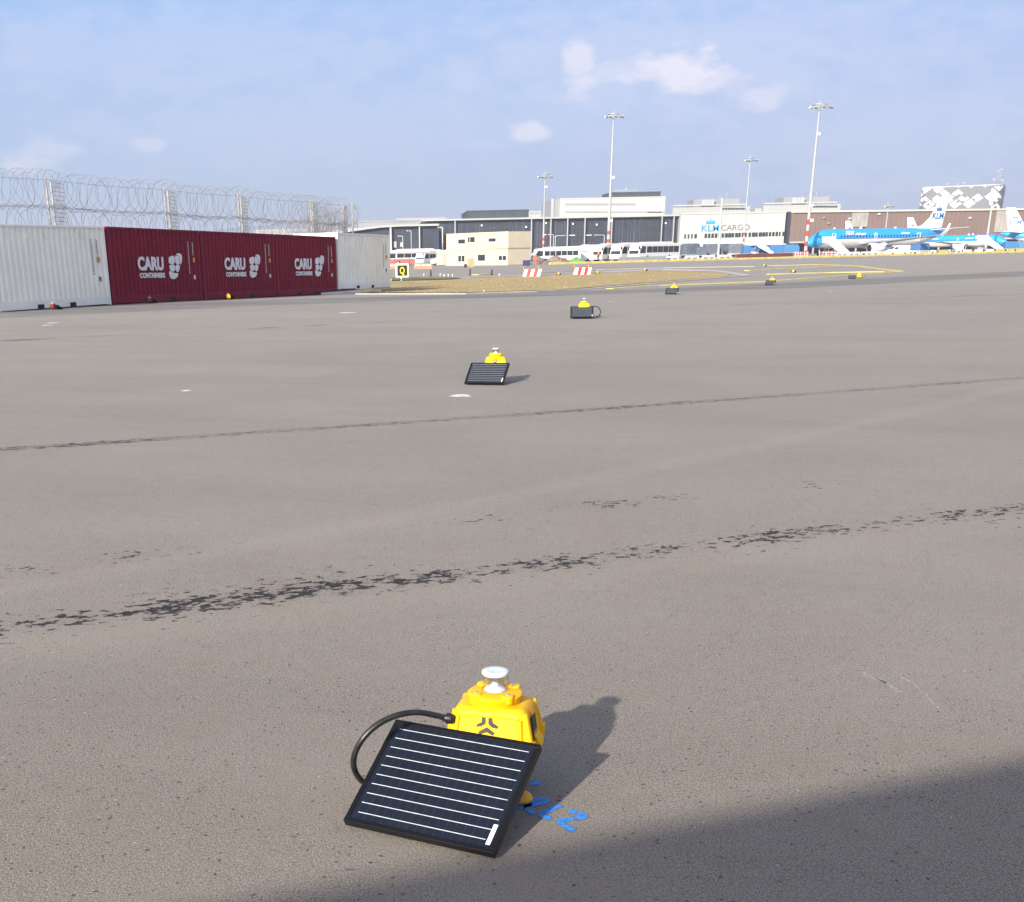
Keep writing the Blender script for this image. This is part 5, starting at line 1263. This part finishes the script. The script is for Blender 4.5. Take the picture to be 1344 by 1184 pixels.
o=copy_tree(bpy.data.objects['striped_barrier']); o.location=G(710,346.5); o.scale=(.75,.75,.8); o['label']='small striped barrier at the left start of the yellow edge line'
# low white concrete barrier pieces behind the line
LD=(LZ-LA).normalized(); LNv=Vector((-LD.y,LD.x,0)); Lang=math.atan2(LD.y,LD.x)
def line_at(px,back):    # point behind the line in the column px
    lo,hi=-.3,1.8
    for _ in range(40):
        m=(lo+hi)/2; q=LA+(LZ-LA)*m+LNv*back
        if proj((q.x,q.y,gz(q.x,q.y)))[0]<px: lo=m
        else: hi=m
    return Vector((q.x,q.y,gz(q.x,q.y)))
def jersey(mat='concrete_w',l=2.6):
    r=MB(); r.loft([[(-l/2,-.28,0),(-l/2,.28,0),(-l/2,.26,.12),(-l/2,.12,.38),(-l/2,.09,.82),(-l/2,-.09,.82),(-l/2,-.12,.38),(-l/2,-.26,.12)],
      [(l/2,-.28,0),(l/2,.28,0),(l/2,.26,.12),(l/2,.12,.38),(l/2,.09,.82),(l/2,-.09,.82),(l/2,-.12,.38),(l/2,-.26,.12)]],smooth=False)
    return r.build('concrete_barrier',M[mat],bevel=.02,seg=1)
jw=jersey(); jy=jersey('yline'); jr=jersey('concrete')
def leg_barrier():   # low board on feet, white
    r=empty('barrier_fence',(0,0,0),0,'low white barrier board on short feet','barrier','low white barriers behind the yellow line'); 
    mb=MB(); mb.box(-1.55,1.55,-.05,.05,.52,.86); mb.build('board',M['white'],r,bevel=.01)
    for x in (-1.5,0,1.5): mb=MB(); mb.box(x-.11,x+.11,-.2,.2,0,.52); mb.build('foot',M['concrete_w'],r)
    return r
lb=leg_barrier(); first=True; k=0
def row(px0,px1,step,maker,label,cat,grp,back=6.):
    global first
    a=line_at(px0,back); b2=line_at(px1,back); n=int((b2-a).length/step); src=maker; objs=[]
    for i in range(n):
        q=a+(b2-a)*(i+.5)/n; o=src if i==0 else copy_tree(src)
        o.location=(q.x,q.y,gz(q.x,q.y)); o.rotation_euler=(0,0,Lang+rg.uniform(-.02,.02)); tag(o,label,cat,grp); objs.append(o)
    return objs
row(866,897,3.2,lb,'low white barrier board on short feet at the rear of the rightmost coach','barrier','low white barriers by the coach')
lb2=copy_tree(lb); row(897,962,3.3,lb2,'low white barrier board below the pale terminal, left of the brown beams','barrier','low white barriers below the terminal')
lb3=copy_tree(lb); row(1097,1262,3.3,lb3,'low white barrier board behind the yellow edge line, below the airliners','barrier','low white barriers below the airliners')
row(1262,1306,3.0,jw,'pale concrete barrier block below the stairs of the airliner facing right','barrier','concrete blocks by the stairs')
jy2=row(1306,1420,3.4,jy,'yellow painted concrete barrier block at the right picture edge','barrier','yellow blocks at the right')
for i,(px,bk) in enumerate(((1160,5.),(1180,5.),(1212,5.2),(1238,5.))):
    o=copy_tree(jy if i%2 else jr); q=line_at(px,bk); o.location=q; o.rotation_euler=(0,0,Lang); tag(o,('yellow' if i%2 else 'grey')+' concrete block before the low white barriers, '+('right' if i>1 else 'left')+' one below the airliner','barrier','odd blocks below the airliner')
# brown beams
q0,q1=line_at(965,5.),line_at(1039,5.); n=4
src=None
for i in range(n):
    q=q0+(q1-q0)*(i+.5)/n; l=(q1-q0).length/n
    if src is None:
        mb=MB(); mb.prism([(-l/2+.05,0),(l/2-.05,0),(l/2-.05,.95),(-l/2+.05,.95)],-.25,.25); mb.box(-l/2+.1,l/2-.1,-.28,-.252,.4,.55); src=mb.build('brown_beam',M['rustbeam'],bevel=.03); o=src
    else: o=copy_tree(src)
    o.location=q; o.rotation_euler=(0,0,Lang); tag(o,'long dark reddish brown beam lying before the terminal, end to end with others','beam','brown beams before the terminal')
# grey guard rail
q0,q1=line_at(812,4.),line_at(874,4.); gr=empty('guard_rail',q0,math.atan2(q1.y-q0.y,q1.x-q0.x),'grey steel guard rail in front of the coaches','guard rail'); Lg=(q1-q0).length
mb=MB(); 
for z in (.35,.75): mb.prism([(0,z-.14),(Lg,z-.14),(Lg,z+.14),(0,z+.14)],-.04,.04)
mb.box(0,Lg,-.02,.02,.49,.61); mb.build('rail',M['steel'],gr)
for i in range(7): mb=MB(); x=.1+(Lg-.2)*i/6; mb.box(x-.06,x+.06,.05,.15,0,.9); mb.build('post',M['steel'],gr)
# red and white lattice fencing
def lattice(px0,px1,back,label):
    q0,q1=line_at(px0,back),line_at(px1,back); r=empty('lattice_barrier',q0,math.atan2(q1.y-q0.y,q1.x-q0.x),label,'barrier','red and white lattice barriers'); W_=(q1-q0).length; n=max(2,int(W_/2.2))
    for i in range(n):
        a=W_*i/n+.04; b2=W_*(i+1)/n-.04; mb=MB()
        for k in range(5): mb.box(a,b2,-.03,.03,.12+k*.22,.21+k*.22,mi=k%2)
        for k in range(6): x=a+(b2-a)*k/5; mb.box(x-.03,x+.03,-.045,.045,0,1.1,mi=(k+1)%2)
        mb.build('panel',[M['red'],M['white']],r)
    return r
lattice(1043,1061,10,'red and white lattice barriers stacked at the foot of the tallest mast'); lattice(1044,1060,13,'second red and white lattice barrier row behind the first at the mast foot')
lattice(1075,1098,9,'pale red and white lattice barriers below the airliner stairs')
lattice(500,520,18,'red and white lattice barrier left of the black and yellow sign') if False else None
M['salmon']=P('salmon_plastic',(.62,.20,.14),.6)
def redboard(px,py,label,w=1.,h=1.):
    p=G(px,py); mb=MB(); mb.prism([(-w/2,0),(w/2,0),(w/2*.9,h),(-w/2*.9,h)],-.2,.2); mb.box(-w*.35,w*.35,-.22,-.202,h*.55,h*.75,mi=1)
    o=mb.build('plastic_barrier',[M['salmon'],M['white']],bevel=.03); o.location=p; tag(o,label,'barrier','plastic barriers by the bus shelter')
M['salmon']=P('salmon_plastic',(.75,.22,.14),.6)
for px,w,lb_ in ((516,1.6,'pink red plastic barrier nearest the red container end'),(548,1.3,'orange red plastic barrier right of the black and yellow sign'),(556,1.1,'red plastic barrier left of the white van'),(562.5,1.2,'red plastic barrier before the white van')):
    redboard(px,353.,lb_,w*.8,.75)
# cargo dollies and clutter before the terminal
def dolly(label,mat,h=1.6):
    r=empty('cargo_dolly',(0,0,0),0,label,'cargo dolly','cargo dollies before the terminal'); mb=MB(); mb.box(-1.6,1.6,-1.,1.,.45,.6); mb.build('deck',M['steel'],r)
    mb=MB(); mb.prism([(-1.5,.61),(1.5,.61),(1.5,h-.1),(1.1,.5+h),(-1.5,.5+h)],-.95,.95); mb.build('load',mat,r,bevel=.04)
    for x in (-1.2,1.2):
        for y in (-.9,.75): mb=MB(); mb.lathe([(.06,0),(.2,0),(.2,.13),(.06,.13)],12,T=TR((x,y+.15,.21),0,PI/2)); mb.build('wheel',M['tyre'],r)
    return r
db=dolly('blue cargo dolly',M['cartblue']); dg=dolly('grey cargo dolly',P('net_grey',(.10,.12,.16),.7,var=.2,scale=.8),2.)
rc=random.Random(11); fb=True; fgk=True
for i,px in enumerate((992,1004,1016,1027,1037,1046)):
    o=db if i==0 else copy_tree(db); put(o,px-8,330+rc.uniform(-4,8),rc.uniform(-.3,.3),1.25); o['label']='blue cargo dolly in the blue row below the grey word of the terminal'; o['group']='blue dollies'
for i in range(13):
    px=900+i*6.6; o=dg if i==0 else copy_tree(dg); put(o,px,335+rc.uniform(-6,16),rc.uniform(-.4,.4),rc.uniform(.9,1.35)); o['label']='dark grey loaded dolly in the row under the terminal canopy'; o['group']='grey dollies'
for i,(px,Y) in enumerate(((1162,290),(1177,292),(1196,296),(1208,298),(1325,330),(1338,330))):
    o=copy_tree(db); put(o,px,Y,rc.uniform(-.4,.4),1.1); o['label']=('blue dolly beneath the tail of the nearest airliner' if i<4 else 'blue dolly under the cut off airliner at the right edge'); o['group']='dollies under the tail' if i<4 else 'dollies at the right edge'
vt=make_van('white service van under the wing of the nearest airliner',5.,2.1,grp='service vans'); put(vt,1166,258,.1,.9)
# rubble, tarps, bins, crates
def heap(name,px,py,w,d,h,mat,label,cat,seed):
    p=G(px,py); r_=random.Random(seed); mb=MB(); n=22; m=8; vs=[]
    for j in range(m+1):
        for k in range(n):
            t=j/m; a=2*PI*k/n; q=(1-t)**.8*(1+r_.uniform(-.13,.13)); vs.append((w/2*q*math.cos(a),d/2*q*math.sin(a),h*(1-(1-t)**1.3)*(1+r_.uniform(-.1,.1)) if j else -.02))
    fs=[(j*n+k,j*n+(k+1)%n,(j+1)*n+(k+1)%n,(j+1)*n+k) for j in range(m) for k in range(n)]; mb.add(vs,fs,smooth=False)
    o=mb.build(name,mat); o.location=p; tag(o,label,cat)
heap('rubble_heap',729,346.3,4.6,3.2,1.3,M['sand'],'grey brown rubble heap before the white van','rubble',1)
heap('rubble_heap',738,346,3.4,2.4,.9,M['sand'],'lower rubble heap right of the taller one, beside the green tarpaulin','rubble',2)
heap('tarpaulin_heap',756,345.5,3.6,2.5,.95,M['green'],'bright green tarpaulin heap left of the black bin','tarpaulin',3)
heap('tarpaulin_heap',746,345.7,3.,2.,.5,M['green'],'flat green tarpaulin between the rubble and the taller green heap','tarpaulin',4)
def bin_(px,py,w,h,mat,label,nm='waste_bin'):
    p=G(px,py); r=empty(nm,p,.1,label,'bin'); mb=MB(); mb.prism([(-w/2*.9,.12),(w/2*.9,.12),(w/2,h),(-w/2,h)],-.5,.5); mb.build('body',mat,r,bevel=.03)
    mb=MB(); mb.box(-w/2-.04,w/2+.04,-.55,.55,h+.002,h+.08); mb.build('lid',mat,r,bevel=.02)
    for x in (-w*.35,w*.35): mb=MB(); mb.lathe([(.03,-.55),(.1,-.55),(.1,-.45),(.03,-.45)],12,T=TR((x,0,.1),0,PI/2)); mb.build('wheel',M['tyre'],r)
bin_(767.5,344.6,1.7,1.05,M['black'],'black bin between the green tarpaulin and the coaches')
for nm_ in ('concrete_barrier','barrier_fence'):
    pass
bin_(691,349.5,.95,.75,P('bin_navy',(.03,.035,.12),.5),'dark blue bin at the right foot of the cream cabins')
p=G(618,350.6); mb=MB(); mb.box(-.5,.5,-.12,.0,0,1.25)
for k in range(4): mb.box(-.5,.5,-.15,-.122,.12+k*.3,.3+k*.3)
o=mb.build('wooden_board',M['wood'],bevel=.01); o.location=p; tag(o,'upright plywood board leaning before the cabin door','board')
p=G(611,351); mb=MB(); mb.lathe([(.16,0),(.2,.08),(.2,.42),(.14,.5)],12); mb.box(-.05,.05,-.26,-.19,.2,.4); o=mb.build('bucket',M['black']); o.location=p; tag(o,'small black bucket left of the plywood board','bucket')
# dark and white posts on the road edge
def bollard(px,py,h,mat,label,w=.14,name='marker_post'):
    p=G(px,py); mb=MB(); mb.prism([(-w/2,0),(w/2,0),(w/2*.8,h),(-w/2*.8,h)],-w/2,w/2); mb.box(-w*.9,w*.9,-w*.7,w*.7,0,.05); o=mb.build(name,mat,bevel=.01); o.location=p; tag(o,label,'post')
bollard(565.6,362.8,.55,M['black'],'black marker post on the far verge, left of the white edge lights')
bollard(617,361.6,.55,M['black'],'black marker post left of the short yellow dash'); bollard(645.5,361.2,.5,M['black'],'black marker post right of the short yellow dash')
def small_light(px,py,mat,label,s=1.):
    p=G(px,py); r=empty('edge_light',p,0,label,'edge light','small edge lights'); r.scale=(s,s,s)
    mb=MB(); mb.lathe([(.14,0),(.14,.05),(.05,.08),(.05,.2)],12); mb.build('base',M['steel'],r); mb=MB(); mb.lathe([(.09,.2),(.11,.26),(.08,.36),(.02,.4)],12); mb.build('lens',mat,r)
for i,(px,py) in enumerate(((527,368.6),(556.3,363.),(578,363),(583,364.4),(588.6,364),(594,364),(655.5,363.2),(513.6,370.5),(635,384.2))):
    small_light(px,py,M['white'] if i!=7 else M['yline'],'small white edge light, '+['just below the black and yellow sign','left of the black post on the verge','first of the cluster on the green verge','second of the cluster on the green verge','third of the cluster on the green verge','rightmost of the cluster on the green verge','standing by the black post on the road','yellow one beside the red container end','alone on the near grass edge'][i],(.62 if i<7 else .6) if i!=8 else .3)
# ------------------------------------------------------------------ PEOPLE
def person(px,py,label,joints,radii,edges,suit,trous,rz=0.,h=1.78):
    p=G(px,py); r=empty('person',p,rz,label,'person')
    me=bpy.data.meshes.new('body'); me.from_pydata([tuple(c*h for c in j) for j in joints],edges,[]); o=bpy.data.objects.new('body',me); link(o,r)
    md=o.modifiers.new('Skin','SKIN'); 
    for v,rad in zip(me.skin_vertices[0].data,radii): v.radius=(rad*h,rad*h)
    me.skin_vertices[0].data[0].use_root=True
    sb=o.modifiers.new('Sub','SUBSURF'); sb.levels=1; sb.render_levels=2
    dg=bpy.context.evaluated_depsgraph_get(); m2=bpy.data.meshes.new_from_object(o.evaluated_get(dg)); o.modifiers.clear(); o.data=m2; m2.name='body'
    m2.materials.clear(); [m2.materials.append(x) for x in (suit,trous,M['skin'])]
    for pl in m2.polygons:
        z=pl.center.z/h; pl.material_index=1 if z<.50*max(j[2] for j in joints) else (2 if z>.865*max(j[2] for j in joints) else 0); pl.use_smooth=True
    hz_=max(j[2] for j in joints)*h; hx=[j for j in joints if j[2]==max(q[2] for q in joints)][0]
    mb=MB(); mb.lathe([(.125,-.02),(.12,.05),(.07,.12),(.0,.14)],14,T=Matrix.Translation((hx[0]*h,hx[1]*h,hz_))); mb.build('helmet',M['white'],r)
    return r
# root pelvis, spine, neck, head; arms; legs
Jst=[(0,0,.53),(0,0,.66),(0,0,.80),(0,0,.86),(0,-.01,.93),(.12,0,.79),(.16,.02,.62),(.15,-.05,.47),(-.12,0,.79),(-.16,.03,.62),(-.13,-.07,.50),(.055,0,.50),(.065,-.02,.28),(.07,0,.04),(.07,-.07,.02),(-.055,0,.50),(-.075,-.03,.28),(-.10,.03,.04),(-.10,-.04,.02)]
Rst=[.085,.08,.09,.035,.062,.045,.035,.025,.045,.035,.025,.055,.042,.03,.025,.055,.042,.03,.025]
Est=[(0,1),(1,2),(2,3),(3,4),(2,5),(5,6),(6,7),(2,8),(8,9),(9,10),(0,11),(11,12),(12,13),(13,14),(0,15),(15,16),(16,17),(17,18)]
person(785,344.2,'worker in orange hi-vis jacket and dark trousers standing before the coaches',Jst,Rst,Est,M['orange'],M['trouser'],.3,1.85)
person(702.3,348.4,'worker in full orange hi-vis suit beside the dark blue bin at the cream cabins',Jst,Rst,Est,M['orange'],M['orange'],-.3,1.8)
Jb=[list(j) for j in Jst]
for i in range(1,11): x,y,z=Jb[i]; Jb[i]=[x,y-(z-.53)*.55,.53+(z-.53)*.82]
person(726,345.2,'worker in faded red hi-vis bending forward over the rubble heap',[tuple(j) for j in Jb],Rst,Est,P('faded_hivis',(.75,.25,.2),.7),M['trouser'],.6,1.75)
# ------------------------------------------------------------------ SERVICE VAN BEHIND THE VIEWER (throws the shadow at the lower right)
ed=Vector((.93,.32,0)).normalized()     # direction of the shadow edge
hv=2.35; back=hv/math.tan(SUN_EL); e0=Vector((.63,2.93,0))-sd*back    # roof edge above this line
vr=empty('service_van',(e0.x,e0.y,0),math.atan2(ed.y,ed.x),'white high roofed service van parked just behind the viewer','van')
mb=MB(); mb.prism([(-1.9,.35),(3.9,.35),(4.6,.45),(4.6,1.0),(3.9,1.25),(3.25,hv-.12),(3.0,hv),(-1.9,hv)],-2.,0); bo=mb.build('body',M['white'],vr,bevel=.05)
mb=MB(); mb.box(.2,1.1,-1.4,-.6,hv+.002,hv+.22); mb.build('roof_unit',M['bgrey'],vr,bevel=.03)
for x in (-1.,3.5):
    for y in (-.23,-1.97): mb=MB(); mb.lathe([(.12,0),(.32,0),(.35,.05),(.35,.17),(.32,.22),(.12,.22)],18,T=TR((x,y+.22,.35),0,PI/2)); mb.build('wheel',M['tyre'],vr)
mb=MB(); mb.prism([(2.5,1.3),(3.6,1.3),(3.2,hv-.35),(2.5,hv-.35)],-2.02,.02); mb.build('side_window',M['busglass'],vr)

# jersey() source blocks that never got a label
for o in list(C.objects):
    if o.parent is None and o.type in ('MESH','EMPTY') and 'label' not in o and 'kind' not in o and o.name not in ('camera','sun'):
        for ch in list(o.children_recursive): bpy.data.objects.remove(ch)
        bpy.data.objects.remove(o)
# ------------------------------------------------------------------ HAZE
if HAZE:
    mb=MB(); mb.box(-2450,2450,-450,2450,-1.6,62); hz_o=mb.build('haze',[bpy.data.materials.new('haze')])
    m=hz_o.data.materials[0]; m.use_nodes=True; nt=m.node_tree; nt.nodes.clear(); out=nt.nodes.new('ShaderNodeOutputMaterial'); pv=nt.nodes.new('ShaderNodeVolumePrincipled')
    pv.inputs['Color'].default_value=(.86,.91,1,1); pv.inputs['Density'].default_value=.00032; pv.inputs['Anisotropy'].default_value=.2
    nt.links.new(pv.outputs[0],out.inputs['Volume']); hz_o['kind']='stuff'; hz_o['label']='thin even haze over the whole airfield'; hz_o['category']='haze'
